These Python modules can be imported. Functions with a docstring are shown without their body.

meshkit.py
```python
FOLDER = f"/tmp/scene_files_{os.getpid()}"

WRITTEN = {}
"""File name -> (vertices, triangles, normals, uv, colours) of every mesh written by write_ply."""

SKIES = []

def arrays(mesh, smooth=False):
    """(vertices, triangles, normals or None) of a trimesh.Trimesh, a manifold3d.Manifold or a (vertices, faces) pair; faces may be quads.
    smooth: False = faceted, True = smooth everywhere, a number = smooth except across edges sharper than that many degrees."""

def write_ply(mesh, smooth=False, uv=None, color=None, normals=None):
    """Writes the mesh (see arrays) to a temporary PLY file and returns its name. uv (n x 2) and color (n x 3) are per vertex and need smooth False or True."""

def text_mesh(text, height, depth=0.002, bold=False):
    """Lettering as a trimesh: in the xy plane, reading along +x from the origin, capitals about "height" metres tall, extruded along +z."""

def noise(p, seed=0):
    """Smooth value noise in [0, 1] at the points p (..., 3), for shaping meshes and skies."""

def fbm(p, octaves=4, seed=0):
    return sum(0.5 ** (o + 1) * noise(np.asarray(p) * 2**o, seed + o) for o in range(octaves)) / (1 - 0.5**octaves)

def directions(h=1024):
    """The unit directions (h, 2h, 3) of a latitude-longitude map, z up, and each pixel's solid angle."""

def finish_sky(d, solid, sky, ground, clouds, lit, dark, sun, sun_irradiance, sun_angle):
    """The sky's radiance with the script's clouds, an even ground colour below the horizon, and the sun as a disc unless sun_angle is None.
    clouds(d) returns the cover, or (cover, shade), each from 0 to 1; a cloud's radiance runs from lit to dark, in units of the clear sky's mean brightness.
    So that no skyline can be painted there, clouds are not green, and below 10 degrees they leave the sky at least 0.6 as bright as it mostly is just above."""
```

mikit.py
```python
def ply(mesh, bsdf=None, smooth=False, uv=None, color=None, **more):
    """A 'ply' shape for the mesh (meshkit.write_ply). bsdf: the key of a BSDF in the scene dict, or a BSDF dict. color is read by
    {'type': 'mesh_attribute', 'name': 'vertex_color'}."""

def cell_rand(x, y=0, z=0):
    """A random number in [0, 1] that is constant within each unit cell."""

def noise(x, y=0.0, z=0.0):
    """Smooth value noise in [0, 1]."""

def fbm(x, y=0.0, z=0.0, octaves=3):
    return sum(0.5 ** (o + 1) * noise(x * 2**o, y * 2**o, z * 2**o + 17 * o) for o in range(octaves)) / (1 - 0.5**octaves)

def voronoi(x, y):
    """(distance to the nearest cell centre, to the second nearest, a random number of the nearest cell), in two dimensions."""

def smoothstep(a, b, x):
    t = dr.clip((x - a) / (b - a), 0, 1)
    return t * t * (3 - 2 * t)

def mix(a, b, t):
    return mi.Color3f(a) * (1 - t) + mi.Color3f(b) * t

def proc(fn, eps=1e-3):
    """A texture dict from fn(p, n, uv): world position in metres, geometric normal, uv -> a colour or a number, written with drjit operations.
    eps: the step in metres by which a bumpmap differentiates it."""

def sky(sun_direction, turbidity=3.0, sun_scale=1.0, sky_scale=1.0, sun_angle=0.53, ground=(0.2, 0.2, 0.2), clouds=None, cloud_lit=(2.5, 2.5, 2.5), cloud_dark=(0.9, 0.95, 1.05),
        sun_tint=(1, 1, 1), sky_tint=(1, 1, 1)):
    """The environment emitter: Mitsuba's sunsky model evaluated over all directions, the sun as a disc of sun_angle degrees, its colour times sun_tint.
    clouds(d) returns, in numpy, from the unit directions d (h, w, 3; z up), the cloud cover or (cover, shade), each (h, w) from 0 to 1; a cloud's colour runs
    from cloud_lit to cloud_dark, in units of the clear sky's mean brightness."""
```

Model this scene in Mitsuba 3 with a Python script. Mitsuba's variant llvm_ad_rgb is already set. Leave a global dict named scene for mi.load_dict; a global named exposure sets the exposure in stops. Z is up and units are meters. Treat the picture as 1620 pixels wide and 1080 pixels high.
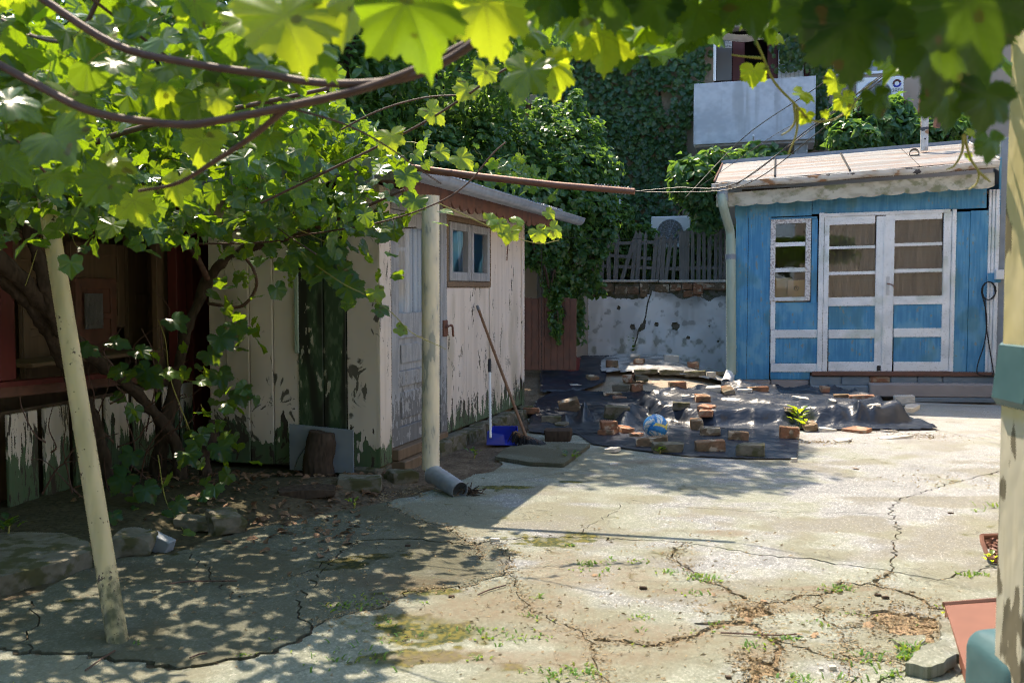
import math, random
import numpy as np, trimesh, mitsuba as mi, drjit as dr, mikit, meshkit
import manifold3d as m3
from shapely.geometry import Polygon, LineString, Point, MultiPolygon
from shapely.ops import unary_union
T = mi.ScalarTransform4f
rng = np.random.default_rng(7)
random.seed(7)
scene, labels = {}, {}

# ---------------------------------------------------------------- camera, light, exposure
CAM_H, F_PX, PITCH = 1.4, 1575.0, math.atan(85 / 1575.0)
_fw = np.array([0, math.cos(PITCH), -math.sin(PITCH)])
scene['camera'] = {'type': 'thinlens', 'fov': math.degrees(2 * math.atan(810 / F_PX)), 'fov_axis': 'x', 'near_clip': 0.05, 'far_clip': 500.0,
                   'aperture_radius': 0.0036, 'focus_distance': 9.5,
                   'to_world': T().look_at(origin=[0, 0, CAM_H], target=[0, _fw[1], CAM_H + _fw[2]], up=[0, 0, 1])}
SUN = (-0.213, 0.532, 1.0)
scene['sky'] = mikit.sky(SUN, turbidity=4, sky_scale=1.5, sky_tint=(1.0, 0.965, 0.89), sun_tint=(0.97, 0.985, 1.0))
exposure = 2.85

# ---------------------------------------------------------------- helpers: rays of the photograph (pixels of the 1620 x 1080 picture) to places in the yard
_up = np.array([0, math.sin(PITCH), math.cos(PITCH)])
EYE = np.array([0, 0, CAM_H])
def ray(x, y):
    d = _fw * F_PX + np.array([1.0, 0, 0]) * (x - 810) + _up * (540 - y)
    return d / d[1]                                       # so that the parameter is the distance in front
def at(x, y, depth): return EYE + ray(x, y) * depth
def on_z(x, y, z=0.0):
    d = ray(x, y); return EYE + d * ((z - CAM_H) / d[2])
def sstep(a, b, x):
    t = np.clip((np.asarray(x, float) - a) / (b - a), 0, 1); return t * t * (3 - 2 * t)
def unit(v): v = np.asarray(v, float); return v / np.linalg.norm(v, axis=-1, keepdims=True)
class Plane:
    """A wall's face: s metres along u, t metres up, d metres out along n."""
    def __init__(self, o, u, lean=0.0):
        self.o = np.asarray(o, float); u = unit([u[0], u[1], 0]); n = np.array([u[1], -u[0], 0])
        if n @ (EYE - self.o) < 0: n = -n
        self.n, self.u = n, np.array([u[0], u[1], lean])
    def hit(self, x, y, d=0.0):
        r = ray(x, y); k = (self.o + self.n * d - EYE) @ self.n / (r @ self.n)
        p = EYE + r * k - self.o
        s = (p @ unit([self.u[0], self.u[1], 0])); return s, p[2] - s * self.u[2]
    def pt(self, s, t, d=0.0): return self.o + self.u * s + np.array([0, 0, t]) + self.n * d
    def rect(self, x0, y0, x1, y1, d=0.0):
        ym, xm = (y0 + y1) / 2, (x0 + x1) / 2
        s = sorted([self.hit(x0, ym, d)[0], self.hit(x1, ym, d)[0]]); t = sorted([self.hit(xm, y1, d)[1], self.hit(xm, y0, d)[1]])
        return s[0], s[1], t[0], t[1]
    def map(self, v):
        v = np.asarray(v, float); return self.o + v[:, :1] * self.u + v[:, 1:2] * [0, 0, 1] + v[:, 2:3] * self.n

def ply(mesh, mat, *a, **k): return mikit.ply(mesh, 'mat_' + mat, *a, **k)
# ---------------------------------------------------------------- helpers: entries
def number(key):
    if key not in used: used[key] = 0; return key
    used[key] += 1; return f'{key}_{used[key]:03d}'
used = {}
def thing(name, label, cat, group=None):
    key = number(name); labels[key] = {'label': label, 'category': cat}
    if group: labels[key]['group'] = group
    return key
def put(key, mesh, mat, smooth=False, label=None, kind=None, **kw):
    key = number(key); scene[key] = ply(mesh, mat, smooth, **kw)
    if label or kind: labels.setdefault(key, {})
    if label: labels[key]['label'] = label
    if kind: labels[key]['kind'] = kind
    return key
def solo(name, mesh, mat, label, cat, group=None, smooth=False, **kw):
    key = thing(name, label, cat, group); scene[key] = ply(mesh, mat, smooth, **kw); return key
def structure(name, mesh, mat, label=None, smooth=False, **kw):
    key = number(name); scene[key] = ply(mesh, mat, smooth, **kw); labels[key] = {'kind': 'structure'}
    if label: labels[key]['label'] = label
    return key

# ---------------------------------------------------------------- helpers: meshes
def join(ms): return trimesh.util.concatenate([m for m in ms if m is not None])
def cbox(lo, hi, ch=0.004):
    """A box with its edges chamfered."""
    lo, hi = np.minimum(lo, hi).astype(float), np.maximum(lo, hi).astype(float); ch = min(ch, 0.3 * (hi - lo).min())
    c, h, pts = (lo + hi) / 2, (hi - lo) / 2, []
    for sx in (-1, 1):
        for sy in (-1, 1):
            for sz in (-1, 1):
                for k in range(3):
                    q = h - ch; q[k] = h[k]; pts.append(c + q * [sx, sy, sz])
    return trimesh.convex.convex_hull(np.array(pts))
def pbox(pl, s0, s1, t0, t1, d0, d1, ch=0.004):
    m = cbox((s0, t0, d0), (s1, t1, d1), ch); m.vertices = pl.map(m.vertices)
    if np.linalg.det(np.array([pl.u, [0, 0, 1], pl.n])) < 0: m.invert()
    return m
def rbox(pl, x0, y0, x1, y1, d0, d1, ch=0.004, base=0.0, grow=0.0):
    s0, s1, t0, t1 = pl.rect(x0, y0, x1, y1, base); return pbox(pl, s0 - grow, s1 + grow, t0 - grow, t1 + grow, d0, d1, ch)
def tube(points, radii, sides=8, caps=True):
    p = np.asarray(points, float); n = len(p); r = np.broadcast_to(np.asarray(radii, float), (n,))
    t = unit(np.gradient(p, axis=0)); a = np.cross(t[0], [0.31, 0.2, 0.93] if abs(t[0][2]) < .9 else [1, 0, 0]); a /= np.linalg.norm(a)
    A = []
    for k in range(n):
        a = a - t[k] * (a @ t[k]); a = a / np.linalg.norm(a); A.append(a)
    A = np.array(A); B = np.cross(t, A); g = np.arange(sides) * 2 * np.pi / sides
    v = (p[:, None] + r[:, None, None] * (np.cos(g)[None, :, None] * A[:, None] + np.sin(g)[None, :, None] * B[:, None])).reshape(-1, 3)
    i, j = np.meshgrid(np.arange(n - 1), np.arange(sides), indexing='ij'); a0 = i * sides + j; a1 = i * sides + (j + 1) % sides
    f = np.concatenate([np.stack([a0, a1, a1 + sides], -1).reshape(-1, 3), np.stack([a0, a1 + sides, a0 + sides], -1).reshape(-1, 3)])
    if caps:
        v = np.vstack([v, p[0], p[-1]]); q = np.arange(sides); e = (n - 1) * sides
        f = np.vstack([f, np.stack([q * 0 + len(v) - 2, (q + 1) % sides, q], -1), np.stack([q * 0 + len(v) - 1, e + q, e + (q + 1) % sides], -1)])
    return trimesh.Trimesh(v, f, process=False)
def hollow(points, r, wall=0.003, sides=20):
    """An open pipe with a wall."""
    o, i = tube(points, r, sides, False), tube(points, np.asarray(r) - wall, sides, False); i.invert()
    n = len(o.vertices); q = np.arange(sides); qq = (q + 1) % sides; e = n - sides
    ring = np.vstack([np.stack([q, n + q, n + qq], -1), np.stack([q, n + qq, qq], -1), np.stack([e + q, n + e + qq, n + e + q], -1), np.stack([e + q, e + qq, n + e + qq], -1)])
    return trimesh.Trimesh(np.vstack([o.vertices, i.vertices]), np.vstack([o.faces, i.faces + n, ring]), process=False)
def curve(pts, n=24):
    """Catmull-Rom through the points."""
    p = np.asarray(pts, float); p = np.vstack([2 * p[0] - p[1], p, 2 * p[-1] - p[-2]]); out = []
    segs = len(p) - 3; per = max(2, n // segs)
    for k in range(segs):
        for t in np.linspace(0, 1, per, endpoint=(k == segs - 1)):
            a, b, c, d = p[k:k + 4]; out.append(.5 * (2 * b + (c - a) * t + (2 * a - 5 * b + 4 * c - d) * t * t + (3 * b - a - 3 * c + d) * t ** 3))
    return np.array(out)
def extrude(poly, z0, z1):
    """A shapely polygon (xy) as a slab from z0 to z1."""
    m = trimesh.creation.extrude_polygon(poly, z1 - z0, engine='earcut'); m.apply_translation([0, 0, z0]); return m
def pextrude(pl, poly, d0, d1):
    """A polygon in a wall's (s, t) as a board."""
    m = extrude(poly, d0, d1); m.vertices = pl.map(m.vertices)
    if np.linalg.det(np.array([pl.u, [0, 0, 1], pl.n])) < 0: m.invert()
    return m
def rotz(a): c, s = math.cos(a), math.sin(a); return np.array([[c, -s, 0], [s, c, 0], [0, 0, 1.0]])
def frame(o, x, y, z): M = np.eye(4); M[:3, 0], M[:3, 1], M[:3, 2], M[:3, 3] = x, y, z, o; return M
def rough_block(l, w, h, seed, amp=0.006, cut=True, sub=2):
    """A worn brick or stone: a rounded box, knocked about."""
    m = cbox((-l / 2, -w / 2, 0), (l / 2, w / 2, h), 0.07 * min(l, w, h)); r = np.random.default_rng(seed)
    for _ in range(sub): m = m.subdivide()
    v = np.array(m.vertices)
    if cut:
        for _ in range(r.integers(1, 3)):
            n = unit(r.normal(size=3) * [1, 1, .6] + [0, 0, .4]); e = (np.abs(n) * [l / 2, w / 2, h / 2]).sum() * r.uniform(.74, .95); k = (v - [0, 0, h / 2]) @ n - e
            v = v - n * np.maximum(k, 0)[:, None] * .9
    q = v * (1.0 / max(.03, min(l, w, h))) * 1.1
    v = v + amp * (np.stack([meshkit.fbm(q + [seed * 3.1 + 7 * a, 0, 0], 3, seed + a) for a in range(3)], -1) - .5) * 2
    v[:, 2] = np.maximum(v[:, 2], -.004)
    return trimesh.Trimesh(v, m.faces, process=False)
def rot_about(m, R, o): m.vertices = np.asarray(m.vertices) @ R.T + o; return m
# ---------------------------------------------------------------- materials
N, FB, SS, MIX = mikit.noise, mikit.fbm, mikit.smoothstep, mikit.mix
def C(*a): return mi.Color3f(*a)
def rgb(*a): return {'type': 'rgb', 'value': list(map(float, a))}
def mat(name, fn=None, color=None, rough=.7, spec=.4, bump=None, bscale=.003, eps=2e-3, two=True, **kw):
    b = {'type': 'principled', 'base_color': mikit.proc(fn) if fn else rgb(*color), 'roughness': rough, 'specular': spec, **kw}
    if bump: b = {'type': 'bumpmap', 'arbitrary': mikit.proc(bump, eps), 'scale': bscale, 'bsdf': b}
    scene['mat_' + name] = {'type': 'twosided', 'bsdf': b} if two else b
def grain_h(p): return N((p.x + p.y * .7) * 90, (p.x - p.y) * 31, p.z * 5)
def grain(p, n, uv): return grain_h(p)

def f_cream(p, n, uv):                                     # cream oil paint over green over bare boards, flaking from the ground up
    h = p.x * .8 + p.y
    flake = FB(h * 17, 3.0, p.z * 3.2, 3); fine = FB(h * 70, 9.0, p.z * 9, 3)
    edge = SS(.27, .29, p.z - .13 * SS(-2.3, -2.6, p.x) - .55 * (flake - .5) - .30 * (fine - .5))
    chips = SS(.655, .70,   .42 * FB(h * 70 + 9 * N(h * 9, p.z * 7), 9.0, p.z * 12 + 5 * N(h * 20, 3), 3) + .58 * FB(h * 13, 1.0, p.z * 3.2, 3) + .05 * SS(1.2, .2, p.z))
    streak = FB(h * 14, 5.0, p.z * .9, 3)
    cream = MIX(C(.64, .565, .49), C(.56, .49, .42), SS(.35, .75, streak))
    cream = MIX(cream, C(.38, .33, .24), SS(.55, .8, FB(h * 3, 8, p.z * 1.2, 3)) * .7)
    green = MIX(C(.06, .12, .055), C(.10, .12, .07), fine)
    green = MIX(green, C(.05, .04, .03), SS(.55, .6, fine * .6 + flake * .4))
    c = MIX(green, cream, edge)
    return MIX(c, C(.055, .05, .035), chips * .9)
mat('paint_cream', f_cream, rough=.62, bump=grain, bscale=.0012)
def f_green(p, n, uv):
    h = p.x + p.y * .4; a = FB(h * 16, 2.0, p.z * 3, 4); b = FB(h * 50, 5.0, p.z * 12, 3)
    c = MIX(C(.035, .065, .03), C(.08, .12, .065), SS(.4, .7, b))
    c = MIX(c, C(.02, .022, .014), SS(.42, .58, FB(h * 9, 3.0, p.z * .8, 3)))
    return MIX(c, C(.36, .34, .26), SS(.66, .69, .5 * a + .5 * b))
mat('paint_green', f_green, rough=.65, bump=grain, bscale=.0015)
def f_blue(p, n, uv):
    h = p.x - p.y * .26; g = FB(h * 60, 2.0, p.z * 3, 3); a = FB(h * 6, 5.0, p.z * 3.5, 4)
    c = MIX(C(.042, .20, .38), C(.09, .29, .47), SS(.3, .7, g * .5 + a * .5))
    c = MIX(c, C(.16, .35, .46), SS(.55, .75, a) * .55)
    c = MIX(c, C(.06, .17, .19), SS(.55, .72, FB(h * 4, 1.0, p.z * 2, 3)) * .5)
    return MIX(c, C(.22, .22, .17), SS(.66, .74, .5 * g + .5 * FB(h * 25, 4.0, p.z * 20, 2)) * .7)
mat('paint_blue', f_blue, rough=.55, bump=grain, bscale=.001)
def f_white(p, n, uv):
    h = p.x - p.y * .26; g = FB(h * 70 + p.z * 3, 2.0, p.z * 55, 3); a = FB(h * 5, 5.0, p.z * 5, 3)
    c = MIX(C(.78, .79, .80), C(.64, .66, .67), SS(.35, .7, a))
    c = MIX(c, C(.42, .41, .39), SS(.58, .78, g) * .5)
    return MIX(c, C(.30, .37, .28), SS(.62, .75, FB(h * 3, 9.0, p.z * 2, 3)) * .45)
mat('paint_white', f_white, rough=.6, bump=lambda p, n, uv: N((p.x - p.y * .26) * 60, 1, p.z * 60), bscale=.0012)
def f_flaked(p, n, uv):                                    # white paint flaked to dark bare wood
    h = p.x - p.y * .26; g = FB(h * 70, 2.0, p.z * 60, 3)
    return MIX(C(.66, .64, .63), C(.36, .325, .31), SS(.47, .62, g))
mat('paint_flaked', f_flaked, rough=.7)
def f_greydoor(p, n, uv):
    h = p.x * .3 + p.y; g = FB(h * 40, 2.0, p.z * 4, 3); b = FB(h * 26, 7.0, p.z * 9, 4)
    c = MIX(C(.32, .325, .33), C(.24, .245, .25), SS(.3, .7, g))
    worn = SS(.50, .56, b + .35 * (SS(.9, .2, p.z) - .45))
    c = MIX(c, C(.10, .095, .09), worn * .7)
    return MIX(c, C(.46, .45, .43), SS(.63, .70, b) * .5)
mat('paint_grey', f_greydoor, rough=.6, bump=grain, bscale=.0012)
def f_red(p, n, uv): return MIX(C(.15, .026, .022), C(.08, .017, .014), FB(p.x * 20, p.y * 20, p.z * 4, 3))
mat('paint_red', f_red, rough=.55)
def f_brown(p, n, uv): return MIX(C(.20, .135, .08), C(.12, .078, .048), FB((p.x + p.y) * 30, 3, p.z * 3, 3))
mat('wood_brown', f_brown, rough=.6)
def f_greywood(p, n, uv):
    g = FB((p.x - p.y * .3) * 80, 2.0, p.z * 5, 3); return MIX(C(.20, .19, .185), C(.11, .105, .10), g)
mat('wood_grey', f_greywood, rough=.8, bump=grain, bscale=.002)
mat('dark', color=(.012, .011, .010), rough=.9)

MOSS = [(on_z(665, 995), .42, .17), (on_z(545, 890), .22, .13), (on_z(600, 880), .2, .1), (on_z(905, 852), .36, .22), (on_z(800, 770), .28, .07), (on_z(900, 762), .1, .04), (on_z(700, 935), .3, .08), (on_z(660, 1040), .25, .08)]
RUST = [(on_z(1190, 960), .35, .10), (on_z(1100, 935), .3, .06), (on_z(1330, 930), .4, .05), (on_z(1440, 985), .25, .25), (on_z(1200, 1040), .18, .2), (on_z(760, 1040), .4, .1), (on_z(930, 1040), .4, .1), (on_z(905, 905), .45, .5), (on_z(800, 960), .5, .35), (on_z(1000, 1000), .6, .2), (on_z(1150, 842), .2, .1), (on_z(1010, 730), .3, .12), (on_z(620, 920), .4, .2)]
def blobs(p, lst):
    m = mi.Float(0)
    for c, rx, ry in lst: m = dr.maximum(m, dr.exp(-(dr.square((p.x - float(c[0])) / rx) + dr.square((p.y - float(c[1])) / ry))))
    return m
def f_concrete(p, n, uv):
    big = FB(p.x * .9, p.y * .9, 3.0, 4); mid = FB(p.x * 5, p.y * 5, 1.0, 4); grit = N(p.x * 150, p.y * 110, 0); grit2 = N(p.x * 60, p.y * 50, 5)
    c = MIX(C(.195, .20, .20), C(.30, .303, .30), SS(.25, .75, mid * .6 + big * .4))
    c = c * (.66 + .62 * grit * grit2 + .30 * grit)
    pale = SS(.80, .88, grit); c = MIX(c, C(.50, .49, .47), pale * .55)
    alg = SS(.44, .64, big * .55 + mid * .45 + .14 * SS(3.5, -.5, p.x))
    c = MIX(c, C(.135, .15, .080), alg * .52)
    lich = SS(.50, .66, FB(p.x * 2.4 + 5, p.y * 2.9, 6, 4) + .10 * SS(7, 4.5, p.y)); c = MIX(c, C(.125, .112, .068), lich * .68 * (.4 + .6 * grit2))
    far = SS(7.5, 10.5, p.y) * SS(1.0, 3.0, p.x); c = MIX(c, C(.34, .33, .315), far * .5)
    mo = blobs(p, MOSS); mk = SS(.36, .56, mo * .62 + .9 * (mid - .36) + .25 * (N(p.x * 28, p.y * 28, 3) - .5))
    c = MIX(c, MIX(C(.115, .10, .018), C(.035, .045, .012), SS(.25, .75, grit2 * .6 + N(p.x * 95, p.y * 80, 7) * .5)), mk * (.55 + .42 * SS(.2, .5, N(p.x * 22, p.y * 18, 4))))
    ru = SS(.30, .62, blobs(p, RUST) * .62 + .6 * (mid - .38)); c = MIX(c, C(.15, .115, .078), ru * .75 * (.35 + .65 * grit2))
    fine = dr.abs(FB(p.x * 2.3, p.y * 2.9, 9, 4) - .5); c = c * (1 - .30 * SS(.010, .002, fine) * SS(.5, .6, mid))
    return c
def h_concrete(p, n, uv): return N(p.x * 120, p.y * 120, 1) * .35 + N(p.x * 42, p.y * 42, 2) * .4 + FB(p.x * 7, p.y * 7, 3, 2) * 1.6
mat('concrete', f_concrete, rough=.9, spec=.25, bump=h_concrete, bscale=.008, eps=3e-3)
mat('concrete_old_shaded', lambda p, n, uv: f_concrete(p, n, uv) * C(.50, .49, .44), rough=.9, spec=.25, bump=h_concrete, bscale=.006, eps=3e-3)  # older pour, darkened further to carry deep shade beside the vine bed
def f_soil(p, n, uv):
    a = FB(p.x * 8, p.y * 8, p.z * 8, 3); b = N(p.x * 70, p.y * 70, p.z * 70)
    c = MIX(C(.075, .055, .04), C(.19, .145, .10), a); c = c * (.6 + .7 * b)
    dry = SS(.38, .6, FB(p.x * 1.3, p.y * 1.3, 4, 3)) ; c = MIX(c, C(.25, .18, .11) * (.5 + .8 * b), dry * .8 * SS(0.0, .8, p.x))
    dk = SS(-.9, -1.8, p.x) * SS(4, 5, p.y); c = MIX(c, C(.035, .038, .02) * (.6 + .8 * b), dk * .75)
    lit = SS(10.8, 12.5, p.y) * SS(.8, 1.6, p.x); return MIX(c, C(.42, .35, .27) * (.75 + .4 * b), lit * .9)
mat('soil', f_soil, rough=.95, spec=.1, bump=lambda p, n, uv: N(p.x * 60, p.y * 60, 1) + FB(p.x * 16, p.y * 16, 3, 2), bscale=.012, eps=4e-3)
def f_plaster(p, n, uv):
    h = p.x - p.y * .26; a = FB(h * 2.2, 3, p.z * 2.2, 4); b = FB(h * 9, 4, p.z * 7, 3); d = FB(h * 5, 2, p.z * .8, 3)
    c = MIX(C(.80, .79, .78), C(.66, .65, .64), SS(.35, .65, a)); c = MIX(c, C(.42, .42, .40), SS(.52, .70, d) * .4)
    c = MIX(c, C(.30, .29, .27), SS(.62, .74, b) * .7); c = MIX(c, C(.22, .22, .12), SS(.9, .4, p.z) * SS(.5, .65, b) * .35)
    return MIX(c, C(.20, .18, .15), SS(1.12, 1.42, p.z + .5 * (a - .5)) * .75)
mat('plaster', f_plaster, rough=.9, spec=.2, bump=lambda p, n, uv: FB((p.x - p.y * .26) * 14, 1, p.z * 14, 3), bscale=.012, eps=6e-3)
def f_brick(p, n, uv):
    k = FB(p.x * 3.1, p.y * 3.1, 4, 2); b = FB(p.x * 35, p.y * 35, p.z * 35, 3)
    c = MIX(C(.26, .125, .07), C(.17, .12, .075), SS(.36, .62, k)); c = c * (.55 + .9 * b)
    c = MIX(c, C(.50, .43, .33), SS(.56, .66, FB(p.x * 14, p.y * 14, p.z * 14 + 3, 3)) * .75)
    return MIX(c, C(.085, .075, .045), SS(.50, .72, FB(p.x * 12 + 8, p.y * 9, p.z * 9, 3)) * .65)
mat('brick', f_brick, rough=.9, spec=.2, bump=lambda p, n, uv: FB(p.x * 60, p.y * 60, p.z * 60, 2), bscale=.006)
def f_mossbrick(p, n, uv):
    b = FB(p.x * 30, p.y * 30, p.z * 30, 3); c = MIX(C(.085, .078, .055), C(.20, .185, .15), b)
    return MIX(c, C(.062, .064, .026), SS(.42, .66, FB(p.x * 15, p.y * 15, p.z * 15, 4)) * .85)
mat('stone_moss', f_mossbrick, rough=.95, spec=.15, bump=lambda p, n, uv: FB(p.x * 50, p.y * 50, p.z * 50, 2), bscale=.006)
def f_stone(p, n, uv):
    b = FB(p.x * 26, p.y * 26, p.z * 26, 3); return MIX(C(.40, .37, .32), C(.60, .56, .50), b)
mat('stone_pale', f_stone, rough=.9, spec=.2, bump=lambda p, n, uv: FB(p.x * 50, p.y * 50, p.z * 50, 2), bscale=.005)
def f_orange(p, n, uv):
    b = FB(p.x * 30, p.y * 30, p.z * 30, 3); return MIX(C(.26, .125, .075), C(.33, .25, .18), SS(.4, .7, b))
mat('brick_orange', f_orange, rough=.85, spec=.2, bump=lambda p, n, uv: FB(p.x * 60, p.y * 60, p.z * 60, 2), bscale=.005)
def f_tarp(p, n, uv):
    d = FB(p.x * 4, p.y * 4, p.z * 6, 4); b = N(p.x * 40, p.y * 40, p.z * 40)
    c = MIX(C(.009, .015, .028), C(.018, .026, .042), SS(.35, .75, d)); return MIX(c, C(.10, .105, .11), SS(.64, .82, d) * (.25 + .25 * b))
mat('tarp', f_tarp, rough=.37, spec=.55, bump=lambda p, n, uv: dr.abs(FB(p.x * 7 + 2 * N(p.x * 4, p.y * 4), p.y * 12, p.z * 8, 3) - .5) * 1.6 + .5 * dr.abs(N(p.x * 26, p.y * 38 + 2 * N(p.x * 9, p.y * 9), p.z * 20) - .5), bscale=.009, eps=4e-3)
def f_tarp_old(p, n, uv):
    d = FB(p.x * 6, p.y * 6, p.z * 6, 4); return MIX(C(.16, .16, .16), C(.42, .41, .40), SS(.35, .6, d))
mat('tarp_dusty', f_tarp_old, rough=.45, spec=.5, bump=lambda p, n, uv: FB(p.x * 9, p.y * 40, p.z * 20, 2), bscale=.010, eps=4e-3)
def f_stucco(p, n, uv): return MIX(C(.36, .29, .23), C(.26, .22, .18), FB(p.x * 2, p.y * 2, p.z * 1.4, 4))
mat('stucco', f_stucco, rough=.9)
mat('stucco_cream', lambda p, n, uv: MIX(C(.60, .54, .46), C(.52, .46, .39), FB(p.x * 2, p.y * 2, p.z * 2, 3)), rough=.9)
def f_balcony(p, n, uv):
    a = FB(p.x * 2.5, p.y * 2.5, p.z * 2.5, 4); b = FB(p.x * 16, p.y * 16, p.z * 16, 3); c = MIX(C(.37, .40, .45), C(.50, .53, .58), SS(.3, .7, a * .6 + b * .4)); return MIX(c, C(.25, .26, .27), SS(.5, .75, FB(p.x * 8, p.y * 8, p.z * .7, 3)) * .55)
mat('balcony_concrete', f_balcony, rough=.85, bump=lambda p, n, uv: FB(p.x * 20, p.y * 20, p.z * 20, 3), bscale=.006, eps=5e-3)
def f_roof(p, n, uv):
    s = (p.x - 2.9) * .967 - (p.y - 13) * .256; b = (p.x * .256 + p.y * .967)
    a = FB(s * 3, b * 9, 1, 4); st = N(s * 1.2, b * 16, 2)
    c = MIX(C(.25, .245, .235), C(.18, .172, .162), SS(.3, .7, st)); return MIX(c, C(.26, .14, .08), SS(.46, .66, a * .6 + st * .4) * .45)
mat('roof_metal', f_roof, rough=.5, spec=.5)
def f_gutter(p, n, uv):
    a = FB(p.x * 6, p.y * 6, p.z * 9, 4); c = MIX(C(.60, .58, .54), C(.48, .44, .38), SS(.4, .65, a))
    c = MIX(c, C(.30, .16, .08), SS(.60, .68, a)); return MIX(c, C(.06, .06, .07), SS(.68, .70, FB(p.x * 9 + 4, p.y * 9, p.z * 14, 3)))
mat('gutter_paint', f_gutter, rough=.5)
def f_fascia(p, n, uv):
    a = FB(p.x * 7, p.y * 7, p.z * 10, 4); c = MIX(C(.50, .47, .38), C(.36, .33, .25), SS(.35, .7, a)); return MIX(c, C(.12, .14, .05), SS(.48, .74, FB(p.x * 12, p.y * 12, p.z * 12 + 5, 4)) * .7)
mat('fascia', f_fascia, rough=.75)
def f_trim(p, n, uv): return MIX(C(.20, .085, .055), C(.10, .06, .045), FB(p.x * 16, p.y * 16, p.z * 8, 3))
mat('trim_brown', f_trim, rough=.7)
def f_rust(p, n, uv): return MIX(C(.10, .045, .035), C(.22, .10, .06), FB(p.x * 18, p.y * 18, p.z * 18, 4))
mat('rust', f_rust, rough=.55, spec=.5, metallic=.3)
def f_zinc(p, n, uv): return MIX(C(.46, .50, .56), C(.30, .33, .38), FB(p.x * 25, p.y * 25, p.z * 25, 3))
mat('zinc', f_zinc, rough=.35, metallic=.5)
mat('sheet_grey', lambda p, n, uv: MIX(C(.17, .20, .24), C(.26, .29, .32), FB(p.x * 9, 2, p.z * 9, 4)), rough=.5)
def f_pole(p, n, uv):
    h = p.x * 1.0 + p.y * .3; a = FB(p.x * 90, p.y * 90, p.z * 60, 3); b = FB(h * 20, 1, p.z * 3, 3); low = SS(.5, .0, p.z)
    c = MIX(C(.53, .425, .23), C(.40, .325, .17), SS(.3, .7, b)); c = MIX(c, C(.09, .06, .035), SS(.69, .73, .55 * a + .45 * FB(p.x * 13, p.y * 13, p.z * 9 + 2, 3) + .08 * low + .03))
    return MIX(c, C(.085, .085, .04), SS(.42, .72, FB(p.x * 30, p.y * 30, p.z * 12, 4) * .75 + low * .38 - .10))
mat('pole_paint', f_pole, rough=.5)
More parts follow.
